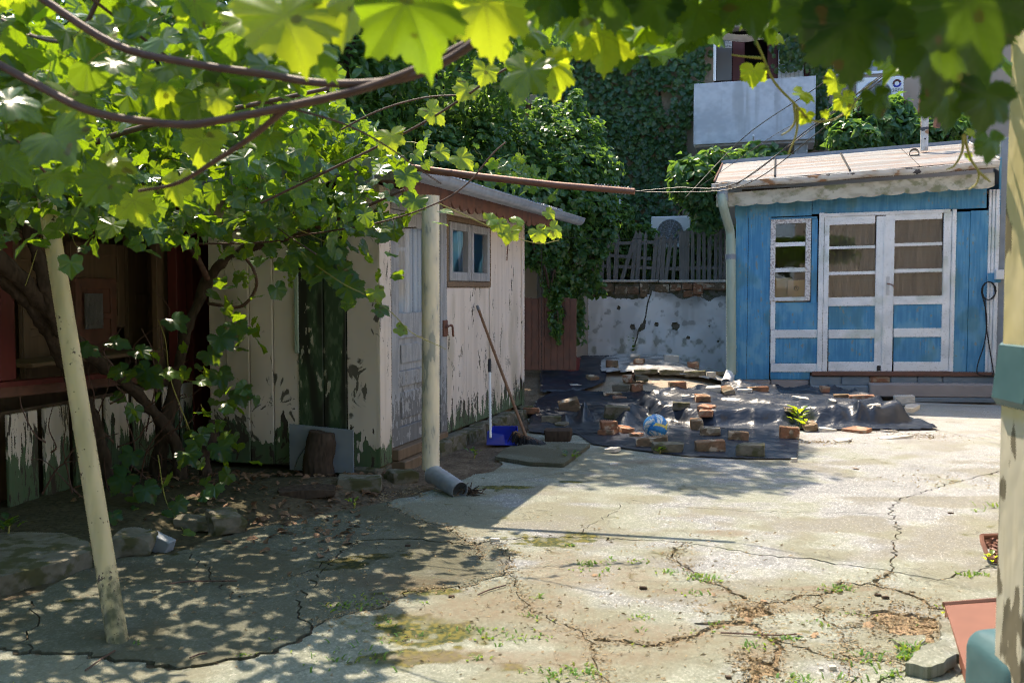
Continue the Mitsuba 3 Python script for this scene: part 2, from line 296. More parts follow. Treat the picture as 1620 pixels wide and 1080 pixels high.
def f_pipe(p, n, uv):
    a = FB(p.x * 20, p.y * 20, p.z * 5, 4); c = MIX(C(.66, .58, .42), C(.52, .47, .36), SS(.35, .65, a)); return MIX(c, C(.20, .22, .20), SS(.60, .68, a) * .7)
mat('pipe_cream', f_pipe, rough=.5)
mat('pipe_green', lambda p, n, uv: MIX(C(.40, .47, .40), C(.27, .34, .26), FB(p.x * 14, p.y * 14, p.z * 3, 4)), rough=.5)
def f_bark(p, n, uv): return MIX(C(.022, .016, .012), C(.095, .068, .050), FB(p.x * 55, p.y * 55, p.z * 14, 3))
mat('bark', f_bark, rough=.95, spec=.15, bump=lambda p, n, uv: FB(p.x * 60, p.y * 60, p.z * 14, 3), bscale=.014, eps=3e-3)
mat('cane', lambda p, n, uv: MIX(C(.06, .032, .026), C(.13, .07, .05), FB(p.x * 40, p.y * 40, p.z * 40, 2)), rough=.6)
mat('shoot', color=(.30, .27, .07), rough=.5)
def f_post(p, n, uv):
    a = FB(p.x * 7, p.y * 7, p.z * 4, 4); c = MIX(C(.46, .40, .20), C(.52, .46, .28), SS(.3, .7, a)); 
    c = MIX(c, MIX(C(.40, .37, .28), C(.50, .47, .38), a), SS(1.02, .98, p.z)); c = MIX(c, C(.30, .26, .15), SS(.5, .7, FB(p.x * 16, p.y * 16, p.z * 1.6, 4)) * .7); return MIX(c, C(.085, .07, .04), SS(.615, .65, FB(p.x * 11, p.y * 11, p.z * 3.2 + 4, 4)) * .85)
mat('post_stucco', f_post, rough=.8, bump=lambda p, n, uv: FB(p.x * 14, p.y * 14, p.z * 6, 3), bscale=.01, eps=4e-3)
mat('paint_teal', lambda p, n, uv: MIX(C(.035, .085, .10), C(.06, .125, .14), FB(p.x * 14, p.y * 14, p.z * 14, 4)), rough=.45)
mat('terracotta', lambda p, n, uv: MIX(C(.20, .085, .055), C(.15, .065, .045), FB(p.x * 7, p.y * 7, 2, 4)), rough=.7)
def f_step(p, n, uv): return MIX(C(.25, .21, .20), C(.34, .30, .28), FB(p.x * 6, p.y * 6, p.z * 12, 4))
mat('step_stone', f_step, rough=.8, bump=lambda p, n, uv: FB(p.x * 20, p.y * 20, p.z * 20, 2), bscale=.006, eps=4e-3)
mat('step_blue', lambda p, n, uv: MIX(C(.12, .17, .21), C(.22, .24, .26), FB(p.x * 9, p.y * 9, p.z * 16, 4)), rough=.8)
mat('curtain', lambda p, n, uv: C(.50, .50, .48) * (.55 + .6 * N((p.x * .3 + p.y) * 55, 0, p.z * .6)), rough=.9)
mat('brown_cloth', lambda p, n, uv: MIX(C(.075, .058, .042), C(.050, .038, .028), N(p.x * 300, p.y * 300, p.z * 300)), rough=.9)
mat('cardboard', color=(.42, .24, .085), rough=.8)
mat('ochre', color=(.36, .22, .05), rough=.8)
mat('black', color=(.015, .015, .016), rough=.5)
mat('white_plastic', color=(.68, .69, .70), rough=.4)
mat('grey_plastic', color=(.16, .17, .18), rough=.5)
mat('blue_plastic', color=(.012, .03, .35), rough=.3, spec=.6)
mat('stick', lambda p, n, uv: MIX(C(.24, .13, .065), C(.16, .085, .045), FB(p.x * 40, p.y * 40, p.z * 6, 2)), rough=.55)
mat('maroon', color=(.10, .03, .03), rough=.6)
mat('shutter_white', lambda p, n, uv: C(.62, .66, .72) * (.78 + .3 * SS(.25, .4, dr.abs((p.x - p.y * .265) * 14 - dr.floor((p.x - p.y * .265) * 14) - .5) * 2)), rough=.6)
mat('barrel', color=(.13, .03, .03), rough=.4)
scene['mat_ball_skin'] = {'type': 'principled', 'base_color': {'type': 'mesh_attribute', 'name': 'vertex_color'}, 'roughness': .4, 'specular': .5}
scene['mat_glass'] = {'type': 'thindielectric', 'int_ior': 1.28}
mat('dry_leaf', color=(.25, .165, .095), rough=.8)
mat('leaf_litter', lambda p, n, uv: MIX(C(.10, .06, .035), C(.20, .12, .07), N(p.x * 30, p.y * 30, 0)), rough=.85)
mat('dry_grass', color=(.27, .205, .12), rough=.9)

def leaf_mat(name, green, dark, trans, w=.5, rough=.32):
    """A leaf: half a waxy face, half light that comes through. uv holds the blade: veins are paler."""
    def col(p, n, uv):
        x, y = uv.x * 2 - 1, uv.y * 2 - 1
        v = mi.Float(1)
        for a in (0, .96, -.96, 1.9, -1.9):
            c, s = math.cos(a), math.sin(a); al = x * s + y * c; ac = dr.abs(x * c - y * s); v = dr.minimum(v, dr.select(al > 0, ac, 1) + .012 * al)
            br = dr.abs(dr.abs(al * 6 - ac * 4.5) - dr.floor(dr.abs(al * 6 - ac * 4.5)) - .5); v = dr.minimum(v, dr.select((al > 0) & (ac < .28), .014 + .12 * br, 1))
        k = N(p.x * 9, p.y * 9, p.z * 9)
        g_ = MIX(MIX(C(*green), C(*dark), SS(.3, .7, k)), C(.16, .10, .035), SS(.80, .88, N(p.x * 37, p.y * 37, p.z * 37)) * .8)
        return MIX(g_, C(green[0] * 1.9 + .05, green[1] * 1.5 + .05, green[2] * 1.6 + .02), SS(.022, .010, v) * .7)
    def tr(p, n, uv):
        x, y = uv.x * 2 - 1, uv.y * 2 - 1; v = mi.Float(1)
        for a in (0, .96, -.96, 1.9, -1.9):
            c, s = math.cos(a), math.sin(a); al = x * s + y * c; v = dr.minimum(v, dr.select(al > 0, dr.abs(x * c - y * s), 1) + .012 * al)
        return C(*trans) * (.75 + .5 * N(p.x * 7, p.y * 7, p.z * 7)) * (1 - .35 * SS(.022, .010, v)) * (1 - .65 * SS(.80, .88, N(p.x * 37, p.y * 37, p.z * 37)))
    scene['mat_' + name] = {'type': 'blendbsdf', 'weight': w,
                   'bsdf_0': {'type': 'twosided', 'bsdf': {'type': 'principled', 'base_color': mikit.proc(col), 'roughness': rough, 'specular': .32}},
                   'bsdf_1': {'type': 'principledthin', 'base_color': mikit.proc(tr), 'roughness': .6, 'diff_trans': 2.0, 'spec_trans': 0.0, 'eta': 1.3}}
leaf_mat('leaf_vine', (.018, .062, .030), (.012, .045, .024), (.42, .66, .010), w=.36, rough=.27)
leaf_mat('leaf_old', (.028, .070, .022), (.020, .05, .016), (.20, .36, .010), w=.3, rough=.4)
leaf_mat('leaf_young', (.11, .20, .05), (.08, .16, .045), (.66, .80, .02))
def leaf_attr(name, trans, w):
    scene['mat_' + name] = {'type': 'blendbsdf', 'weight': w,
                   'bsdf_0': {'type': 'twosided', 'bsdf': {'type': 'principled', 'base_color': {'type': 'mesh_attribute', 'name': 'vertex_color'}, 'roughness': .24, 'specular': .42}},
                   'bsdf_1': {'type': 'principledthin', 'base_color': rgb(*trans), 'roughness': .6, 'diff_trans': 2.0, 'spec_trans': 0.0, 'eta': 1.3}}
leaf_attr('leaf_ivy', (.26, .46, .05), .35)
leaf_attr('leaf_mass', (.44, .68, .010), .29)
leaf_attr('leaf_dark', (.03, .05, .01), .1)
# ---------------------------------------------------------------- ground
def terrain(x, y):
    x, y = np.asarray(x, float), np.asarray(y, float)
    t = .30 * sstep(11.8, 15.3, y) * sstep(3.4, 2.2, x)
    bed = sstep(.06, .5, np.interp(y, [4.4, 5.07, 5.3, 5.73, 6.39, 6.6, 7.6], [-2.6, -2.2, -1.88, -1.66, -1.1, -.88, -.3]) - x) * sstep(4.4, 5.1, y) * sstep(7.5, 6.9, y)
    return t + .07 * bed
gx, gy = np.meshgrid(np.arange(-7, 9.01, .06), np.arange(-2, 18.01, .06), indexing='ij')
q = np.stack([gx, gy, gx * 0], -1)
gz = terrain(gx, gy) - .0145 + .008 * (meshkit.fbm(q * 5, 3) - .5) + .03 * (meshkit.fbm(q * 9, 3, 5) - .5) * sstep(-1, -2, gx)
def grid_faces(n, m):
    i, j = np.meshgrid(np.arange(n - 1), np.arange(m - 1), indexing='ij'); a = (i * m + j).ravel()
    return np.vstack([np.stack([a, a + m, a + m + 1], 1), np.stack([a, a + m + 1, a + 1], 1)])
near = trimesh.Trimesh(np.stack([gx, gy, gz], -1).reshape(-1, 3), grid_faces(*gx.shape), process=False)
hole = Polygon([(-90, -90), (90, -90), (90, 90), (-90, 90)], [[(-6.95, -1.95), (8.95, -1.95), (8.95, 17.95), (-6.95, 17.95)]])
rest = trimesh.creation.triangulate_polygon(hole, engine='earcut')
far = trimesh.Trimesh(np.column_stack([rest[0], np.full(len(rest[0]), -.045)]), rest[1], process=False)
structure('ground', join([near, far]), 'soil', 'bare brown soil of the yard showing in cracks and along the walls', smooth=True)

# concrete yard, broken into slabs along its cracks
def ragged(poly, step, amp, seed):
    r = np.random.default_rng(seed); ring = LineString(poly.exterior.coords); n_ = int(ring.length / step); P = np.array([ring.interpolate(k / n_, normalized=True).coords[0] for k in range(n_)]); Q_ = np.column_stack([P, P[:, 0] * 0]); return Polygon(P + amp * 2 * (np.stack([meshkit.fbm(Q_ * 4, 3, seed), meshkit.fbm(Q_ * 4, 3, seed + 1)], 1) - .5) + r.normal(size=P.shape) * amp * .12).buffer(0)
def gpx(*pts): return [tuple(on_z(x, y)[:2]) for x, y in pts]
yard = Polygon([(-3.0, -1.0), (-2.75, 3.5)] + gpx((0, 950), (60, 932), (145, 898), (200, 882), (270, 873), (370, 843), (470, 822), (560, 803), (620, 792)) +
               [(-.16, 7.55), (-.1, 8.0), (.12, 9.4), (.3, 12.3), (4.55, 12.35), (6.6, 11.5), (6.6, -1.0)])
yard = ragged(yard, .05, .07, 5)
cracks = [([(-420, 1005), (0, 1025), (43, 1033), (133, 1031), (167, 1045), (217, 1041), (273, 1060), (340, 1050), (417, 1037), (457, 1017), (493, 993)], .017),
          ([(493, 993), (467, 975), (480, 935), (540, 872)], .010), ([(367, 947), (443, 917), (500, 893), (540, 872)], .008),
          ([(540, 872), (570, 853), (657, 852), (753, 862), (775, 853), (905, 848), (1080, 857), (1200, 876), (1290, 885), (1410, 903)], .012),
          ([(1410, 903), (1480, 916), (1560, 898), (1640, 900), (2700, 930)], .010), ([(1410, 903), (1415, 860), (1422, 830), (1405, 810), (1420, 790), (1500, 765), (1600, 740)], .010),
          ([(1100, 911), (1140, 929), (1204, 957), (1223, 955), (1273, 941), (1317, 936), (1335, 921), (1379, 924), (1409, 904)], .016),
          ([(1100, 911), (1060, 880), (1085, 858)], .010),
          ([(1381, 924), (1421, 934), (1465, 948), (1478, 963), (1500, 962)], .017), ([(1204, 957), (1181, 983), (1144, 985), (1100, 1005), (1040, 1020), (940, 1010)], .018),
          ([(1181, 985), (1223, 1008), (1231, 1030), (1228, 1047), (1199, 1062), (1181, 1085), (1170, 1120)], .024), ([(1223, 1008), (1260, 1022), (1315, 1040), (1360, 1042), (1411, 1045), (1440, 1055), (1500, 1060)], .012),
          ([(1337, 1012), (1379, 1032), (1411, 1045)], .008), ([(1298, 941), (1300, 978), (1327, 995), (1391, 985), (1440, 975)], .009), ([(1327, 995), (1337, 1012), (1350, 1100)], .008),
          ([(590, 770), (617, 800), (667, 823), (707, 833), (753, 861), (762, 885)], .010), ([(775, 853), (806, 880), (806, 902), (745, 925), (650, 935), (600, 960), (530, 975), (493, 993)], .009),
          ([(806, 902), (830, 960), (940, 1010), (960, 1100)], .006), ([(150, 860), (180, 870), (300, 872), (367, 947)], .007), ([(905, 848), (1000, 790), (1060, 800), (1200, 808), (1405, 812)], .005),
          ([(50, 950), (60, 985), (40, 1010), (43, 1033)], .008), ([(620, 795), (740, 770), (940, 740)], .007), ([(1181, 1085), (1300, 1110), (1440, 1055)], .01)]
crng = np.random.default_rng(3); gaps = []
for pts, w in cracks:
    g = np.array(gpx(*pts)); line = LineString(g); n = max(3, int(line.length / .040)); q = np.array([line.interpolate(k / n, normalized=True).coords[0] for k in range(n + 1)])
    jit = crng.normal(size=q.shape) * .014; jit[[0, -1]] = 0; q = q + jit
    gaps += [LineString(q[k:k + 2]).buffer(w * crng.uniform(.35, 1.35) * (.8 if w > .0145 else .55), quad_segs=1, cap_style=2 if k else 1) for k in range(n)]
    gaps += [Point(q[k]).buffer(w * crng.uniform(.34, .6), quad_segs=2) for k in range(n + 1)]
def blot(cx, cy, rx, ry, seed, n=22):
    r = np.random.default_rng(seed); c = on_z(cx, cy); a = np.arange(n) * 2 * np.pi / n; k = 1 + .35 * (r.random(n) - .5) + .2 * np.sin(a * 3 + seed)
    return Polygon(np.stack([c[0] + rx * k * np.cos(a), c[1] + ry * k * np.sin(a)], 1)).buffer(0)
gaps += [blot(1432, 985, .12, .17, 1), blot(1190, 968, .08, .07, 2), blot(1205, 1055, .055, .09, 3), blot(1150, 985, .12, .03, 4), blot(1445, 1000, .09, .1, 6)]
pieces = yard.difference(unary_union(gaps))
pieces = sorted([g.simplify(.003) for g in getattr(pieces, 'geoms', [pieces]) if g.area > .004], key=lambda g: -g.area)
for k, g in enumerate(pieces):
    r = np.random.default_rng(100 + k); m = extrude(g, -.05, 0); v = np.array(m.vertices); c = g.centroid
    tilt = r.normal(size=2) * .0035 / max(.5, math.sqrt(g.area)); lift = -abs(r.normal()) * .0025
    v[:, 2] += np.where(v[:, 2] > -.01, lift + (v[:, 0] - c.x) * tilt[0] + (v[:, 1] - c.y) * tilt[1], 0) + terrain(v[:, 0], v[:, 1]) * (g.area < 20) * 0
    put('ground__concrete_slab', trimesh.Trimesh(v, m.faces, process=False), 'concrete_old_shaded' if c.x < -.35 and c.y < 7.2 and g.area > .02 else 'concrete')  # darker copy also laid on the deeply shaded slab near the bed

def stone_at(name, label, cat, x, y, l, w, h, seed, mat_='stone_moss', ang=0.0, group=None, sink=.015, amp=.010, tiltx=0.0, tilty=0.0, z=None):
    p = ground_hit(x, y) if z is None else on_z(x, y, z)
    m = rough_block(l, w, h, seed, amp)
    R = rotz(ang) @ trimesh.transformations.euler_matrix(tiltx, tilty, 0)[:3, :3]
    p = p + np.array([0, w / 2, 0]); rot_about(m, R, p - [0, 0, sink])
    return solo(name, m, mat_, label, cat, group, smooth=40)
def ground_hit(x, y, h=None):
    h = h or terrain; d = ray(x, y); lo = 2.5
    for k in np.arange(2.5, 18, .02):
        p = EYE + d * k
        if p[2] <= float(h(p[0], p[1])): return p
    return on_z(x, y)

# ---------------------------------------------------------------- blue shed (garden room)
B = Plane((2.93, 13.07, 0), (.967, -.256), lean=.019)
BW = 3.17
shed = thing('blue_shed', 'weathered blue timber shed with white glazed double doors', 'shed')
inner = []
# planks of the front: outer face at d = 0
for x0, x1, y0, y1 in [(1163, 1182.3, 343, 600), (1182.8, 1218.3, 343, 600), (1283.5, 1293, 346, 480), (1510, 1532, 335, 590), (1532.6, 1561, 333, 590), (1163, 1284.5, 301, 343), (1285.3, 1561, 299, 334), (1218.5, 1281, 588.5, 600), (1218.5, 1293, 343.5, 346.5)]:
    put(shed + '__plank', rbox(B, x0, y0, x1, y1, -.03, 0), 'paint_blue')
# side window
win = shed + '__window'
s0, s1, t0, t1 = B.rect(1218.5, 346.5, 1282.5, 476)
a0, a1, b0, b1 = B.rect(1226.5, 353.5, 1274, 470)
put(win + '__frame', pbox(B, s0, a0, t0, t1, -.03, .022), 'paint_flaked'); put(win + '__frame', pbox(B, a1, s1, t0, t1, -.03, .024), 'paint_flaked')
put(win + '__frame', pbox(B, a0, a1, b1, t1, -.03, .020), 'paint_flaked'); put(win + '__frame', pbox(B, a0, a1, t0, b0, -.03, .021), 'paint_white')
for y in (386.5, 427): put(win + '__glazing_bar', rbox(B, 1226.5, y - 3.3, 1274, y + 3.3, -.02, .012, .002), 'paint_white')
put(win + '__pane', pbox(B, a0, a1, b0, b1, -.012, -.010, .0005), 'glass')
# panels and rails under the window
for x0, y0, x1, y1 in [(1226.5, 478, 1293, 521.3), (1226.5, 534.8, 1293, 574.5)]: put(shed + '__panel', rbox(B, x0, y0, x1, y1, -.03, -.012), 'paint_blue')
for x0, y0, x1, y1 in [(1218.6, 476.6, 1226.4, 521), (1218.6, 534.5, 1226.4, 574.6)]: put(shed + '__stile', rbox(B, x0, y0, x1, y1, -.03, .006), 'paint_white')
for x0, y0, x1, y1 in [(1219, 521.4, 1293.5, 534.4), (1219, 574.8, 1293.5, 588.2)]: put(shed + '__rail', rbox(B, x0, y0, x1, y1, -.03, .010), 'paint_white')
# double door
for x0, y0, x1, y1, d in [(1294, 337, 1302, 587.5, .03), (1503.5, 331, 1510.3, 587.5, .03), (1302.2, 334.5, 1503.3, 340, .028)]: put(shed + '__door_frame', rbox(B, x0, y0, x1, y1, -.04, d), 'paint_white')
for (xa, xb, p0, p1, rows, pan, dr_) in [(1302.6, 1397, 1310.5, 1384.5, [(355, 389), (393.5, 429.5), (434.5, 470)], [(484, 521), (535, 572)], ''), (1399, 1503, 1413.5, 1490.5, [(347.5, 384), (389, 425), (431, 468)], [(481.5, 519), (533, 572)], '')]:
    d_ = number(shed + '__door')
    yt, yb = rows[0][0] - 13, 587
    put(d_ + '__stile', rbox(B, xa, yt, p0, yb, -.03, .014), 'paint_white'); put(d_ + '__stile', rbox(B, p1, yt, xb, yb, -.03, .014), 'paint_white')
    edges = [yt] + [v for r_ in rows + pan for v in r_] + [yb]
    for k in range(0, len(edges), 2): put(d_ + '__rail', rbox(B, p0, edges[k], p1, edges[k + 1], -.03, .011 if k else .012), 'paint_white')
    for r_ in rows: put(d_ + '__pane', rbox(B, p0, r_[0], p1, r_[1], -.012, -.010, .0005), 'glass')
    for r_ in pan: put(d_ + '__panel', rbox(B, p0, r_[0], p1, r_[1], -.025, -.006), 'paint_blue')
    # brown cloth hung close behind the glass
    s0, s1, t0, t1 = B.rect(p0, rows[0][0], p1, rows[2][1]); n_ = 60
    ss, tt = np.meshgrid(np.linspace(s0 - .03, s1 + .03, n_), np.linspace(t0 - .03, t1 + .03, 3), indexing='ij')
    put(d_ + '__curtain', trimesh.Trimesh(B.map(np.stack([ss, tt, -.09 + .012 * np.sin(ss * 60) + .008 * np.sin(ss * 23)], -1).reshape(-1, 3)), grid_faces(n_, 3), process=False), 'brown_cloth', smooth=True)
put(shed + '__door_001__astragal', rbox(B, 1396, 342, 1401, 587, .014, .026), 'paint_white')
put(shed + '__door_001__lock_plate', rbox(B, 1401.5, 437, 1407, 467, .014, .019, .001), 'zinc')
put(shed + '__door_001__handle', join([tube(curve([B.pt(*B.hit(1404, 449), .018), B.pt(*B.hit(1404, 449), .06), B.pt(*B.hit(1409, 450), .065), B.pt(*B.hit(1415, 455), .06)], 12), .008, 8)]), 'rust')
put(shed + '__door__bottom_bolt', rbox(B, 1387, 578, 1393, 586, .012, .024, .002), 'black')
# sill and steps
put(shed + '__sill', rbox(B, 1284, 587.6, 1571, 594, -.05, .09, .006), 'trim_brown')
for x0, x1 in [(1281, 1330), (1330.5, 1375), (1408, 1450), (1450.6, 1490), (1490.6, 1571)]: put(shed + '__plinth_stone', rbox(B, x0, 594.6, x1, 609, -.1, .06, .012), 'step_blue')
put(shed + '__plinth_brick', rbox(B, 1375.5, 594.6, 1407.5, 605, -.1, .055, .01), 'brick_orange')
for x0, x1 in [(1219, 1280), (1164, 1218)]: put(shed + '__plinth_stone', rbox(B, x0, 600.5, x1, 622, -.1, -.004, .012), 'step_stone')
s0, s1, t0, t1 = B.rect(1376, 608, 1575, 628, .28); put(shed + '__step', pbox(B, s0, s1, t0, t1, .061, .30, .012), 'step_stone')
put(shed + '__step', pbox(B, s0 + .42, s1, -.05, t0 - .004, .064, .31, .01), 'step_blue')
put(shed + '__step', pbox(B, B.hit(1281, 610)[0], s0 - .002, -.05, B.hit(1300, 608.5, .06)[1], .062, .22, .012), 'step_blue')
# right-hand trim boards
for x0, x1, d in [(1561.5, 1566, .01), (1566.4, 1571, .03), (1571.4, 1578, .05)]: put(shed + '__corner_board', rbox(B, x0, 300, x1, 590, -.03, d), 'paint_white')
# body: left, right, back walls, floor and ceiling
top, dp = 2.62, 2.0
put(shed + '__side_wall', pbox(B, 0.0, .03, 0, top - .02, -dp, -.032), 'paint_blue'); put(shed + '__side_wall', pbox(B, BW - .03, BW, 0, top, -dp, -.032), 'paint_blue')
put(shed + '__back_wall', pbox(B, 0, BW, 0, top + .25, -dp - .04, -dp - .002), 'wood_brown')
put(shed + '__floor', pbox(B, .03, BW - .03, .24, .28, -dp, -.055), 'wood_brown')
put(shed + '__inner_board', pbox(B, .03, BW - .03, top - .12, top - .09, -dp, -.034), 'wood_brown')
# scalloped fascia, gutter, roof sheets
sL, tL = B.hit(1133, 303, .34); sR, tR = B.hit(1575, 269, .34)
top_at = lambda s: tL + (tR - tL) * (s - sL) / (sR - sL)
pts_t = [(sL, tL - .025), (sR, tR - .025)]; low = []
nsc = 13; wsc = (sR - sL) / nsc
for k in range(nsc):
    for a in np.linspace(0, 1, 9)[:-1]:
        s = sL + (k + a) * wsc; low.append((s, top_at(s) - .185 - .022 * math.sin(math.pi * a) ** .6))
low.append((sR, top_at(sR) - .185))
put(shed + '__fascia', pextrude(B, Polygon(pts_t + low[::-1]).buffer(0), .275, .295), 'fascia')
def garc(s, r=.066, n=14):
    a = np.linspace(math.pi * .98, math.pi * 2.02, n); return [(s, top_at(s) + .085 + r * math.sin(x), .345 + r + r * math.cos(x)) for x in a]
ns = 30; rows = [garc(s) for s in np.linspace(sL - .05, sR + .02, ns)]
G = np.array(rows).reshape(-1, 3); G[:, 1] += .006 * np.sin(G[:, 0] * 5); outer = trimesh.Trimesh(B.map(G), grid_faces(ns, 14), process=False)
put(shed + '__gutter', outer, 'gutter_paint', smooth=True)
put(shed + '__gutter__rim', tube(B.map(np.array([(s, top_at(s) + .087 + .006 * np.sin(s * 5), .345 + .132) for s in np.linspace(sL - .05, sR + .02, ns)])), .007, 6), 'gutter_paint')
put(shed + '__gutter__end_cap', trimesh.Trimesh(B.map(np.array(garc(sL - .05) + [(sL - .05, top_at(sL) + .085, .407)])), [[k, k + 1, 14] for k in range(13)], process=False), 'gutter_paint')
for x in (1153, 1281, 1413, 1250):
    s = B.hit(x, 285, .4)[0]; put(shed + '__gutter__bracket', tube(B.map(np.array([(s, c[1] - .002, c[2] + .004 * (c[2] - .407)) for c in garc(s, .070)] + [(s, top_at(s) + .10, .34)])), .006, 5), 'gutter_paint')
slope = .235; zr = lambda s, d: top_at(s) + .125 + (.40 - d) * slope
sb = [sL - .02] + [B.hit(x, y, .1)[0] for x, y in ((1226, 270), (1342, 258))] + [B.hit(1450, 250, .1)[0], sR + .02]
for k in range(4):
    for (da, db) in ((.43, -.55), (-.53, -1.5)):
        mlist = []
        v = np.array([(sb[k] + .004, zr(sb[k], da) - .012, da), (sb[k + 1] - .004, zr(sb[k + 1], da) - .012, da), (sb[k + 1] - .004, zr(sb[k + 1], db), db), (sb[k] + .004, zr(sb[k], db), db)])
        v2 = v - [0, .006, 0]; m = trimesh.convex.convex_hull(B.map(np.vstack([v, v2]))); put(shed + '__roof__metal_sheet', m, 'roof_metal')
for k, mt in ((0, 'trim_brown'), (1, 'black'), (2, 'black'), (4, 'gutter_paint')):
    put(shed + '__roof__seam', tube(B.map(np.array([(sb[k], zr(sb[k], d) + .008, d) for d in np.linspace(.42, -1.5, 8)])), .013, 6), mt)
put(shed + '__roof__ridge_board', pextrude(B, Polygon([(sb[0] - .02, zr(sb[0], -1.5) - .12), (sb[4], zr(sb[4], -1.5) - .12), (sb[4], zr(sb[4], -1.5) + .05), (sb[0] - .02, zr(sb[0], -1.5) + .05)]), -1.56, -1.51), 'sheet_grey')
# soffit
put(shed + '__roof__soffit', trimesh.convex.convex_hull(B.map(np.array([(s, top_at(s) + dz + o, d) for s in (sL, sR) for d, o in ((.33, .0), (-2.05, .55)) for dz in (0.02, .05)]))), 'wood_brown')
# pipe vent and elbow on the roof
vp = at(1462, 238, 13.3); solo('roof_vent_pipe', join([tube([vp, vp + [0, 0, .42], vp + [.01, 0, .55]], .05, 14)]), 'gutter_paint', 'white flue pipe standing on the blue shed roof', 'pipe', smooth=40)
cap = thing('chimney_cowl', 'rusty brown cowl at the head of the white flue pipe', 'cowl'); put(cap + '__ring', tube([vp + [0, 0, .50], vp + [0, 0, .68]], [.09, .075], 14), 'rust', smooth=40); put(cap + '__flap', tube([vp + [.16, 0, .3], vp + [.24, 0, .72]], [.05, .07], 5), 'trim_brown')
e0 = at(1447, 243, 13.1); solo('stub_pipe', hollow([e0 + [.05, .15, .0], e0, e0 + [-.03, -.06, 0]], .06), 'black', 'short black pipe end beside the flue on the blue shed roof', 'pipe', smooth=40)

# downpipe of the blue shed
dpz = thing('rain_downpipe', 'pale green downpipe on the left corner of the blue shed', 'downpipe')
def B3(x, y, d): return B.pt(*B.hit(x, y, d), d)
put(dpz + '__elbow', tube(curve([B3(1143, 300, .40), B3(1144, 326, .39), B3(1154, 362, .10), B3(1156, 380, .07)], 24), .058, 14), 'pipe_green', smooth=40)
put(dpz + '__pipe', tube([B3(1156, 378, .07), B3(1156.5, 470, .07), B3(1157, 592, .07)], .064, 16), 'pipe_green', smooth=40)
put(dpz + '__collar', tube([B3(1143, 299, .40), B3(1143.5, 318, .395)], .066, 14), 'sheet_grey', smooth=40)
put(dpz + '__band', tube([B3(1156, 402, .07), B3(1156, 410, .07)], .069, 14), 'sheet_grey', smooth=40); put(dpz + '__band', tube([B3(1157, 546, .07), B3(1157, 551, .07)], .069, 14), 'pipe_green', smooth=40)
put(dpz + '__spout', hollow(curve([B3(1156, 588, .07), B3(1153, 596, .10), B3(1149, 606, .24)], 8), .066), 'white_plastic', smooth=40)

# things seen through the shed's window
bx = at(1262, 461, 12.95 + .38); cb = thing('cardboard_box', 'orange-brown cardboard box behind the side window of the blue shed', 'box')
put(cb + '__carton', pbox(B, B.hit(1246, 456, -.25)[0], B.hit(1277, 456, -.25)[0], 1.18, B.hit(1260, 443, -.25)[1], -.55, -.25, .004), 'cardboard')
cc = B.pt(*B.hit(1260, 456, -.248), -.248); ringp = [cc + B.u * .027 * math.cos(a) + np.array([0, 0, .027 * math.sin(a)]) for a in np.linspace(0, 2 * np.pi, 25)]
put(cb + '__round_mark', join([tube(ringp, .006, 6, False), pbox(Plane(cc, (.967, -.256)), -.006, .006, -.014, .012, -.002, .004, .001)]), 'black', label='dark round mark printed on the carton')
solo('ochre_cushion', rot_about(rough_block(.34, .25, .34, 4, .03), rotz(-.26), B.pt(B.hit(1232, 440, -.35)[0], 1.18, -.45)), 'ochre', 'ochre cushion left of the carton behind the shed window', 'cushion', smooth=True)
solo('storage_shelf', pbox(B, .5, 1.28, 1.14, 1.175, -.65, -.12, .004), 'wood_brown', 'dark shelf behind the side window of the blue shed', 'shelf')

# cable coil and meter box on the right trim of the shed
cp = B.pt(*B.hit(1564, 460, .07), .07)
lp = []
for k in range(60): a = k / 60 * 2 * np.pi * 2.6; lp.append(cp + B.u * .075 * math.cos(a) * (1 + .08 * math.sin(k)) + np.array([0, 0, .11 * math.sin(a)]) + B.n * .01 * math.sin(k * .7))
lp += list(curve([lp[-1], B3(1561, 500, .08), B3(1558, 540, .09), B3(1548, 572, .1), B3(1546, 590, .12), B3(1558, 594, .12), B3(1571, 592, .11), B3(1568, 566, .08), B3(1561, 520, .07), B3(1558, 470, .07)], 40))
solo('cable_coil', tube(lp, .0075, 6), 'black', 'black cable coiled on the right corner of the blue shed', 'cable', smooth=40)
mb = thing('junction_box', 'small white junction box on a blue block beside the cable coil', 'box'); put(mb + '__cover', rbox(B, 1571, 427, 1584, 442, .06, .17, .006), 'white_plastic'); put(mb + '__back_block', rbox(B, 1561, 432, 1582, 447, .05, .059, .004), 'paint_blue')
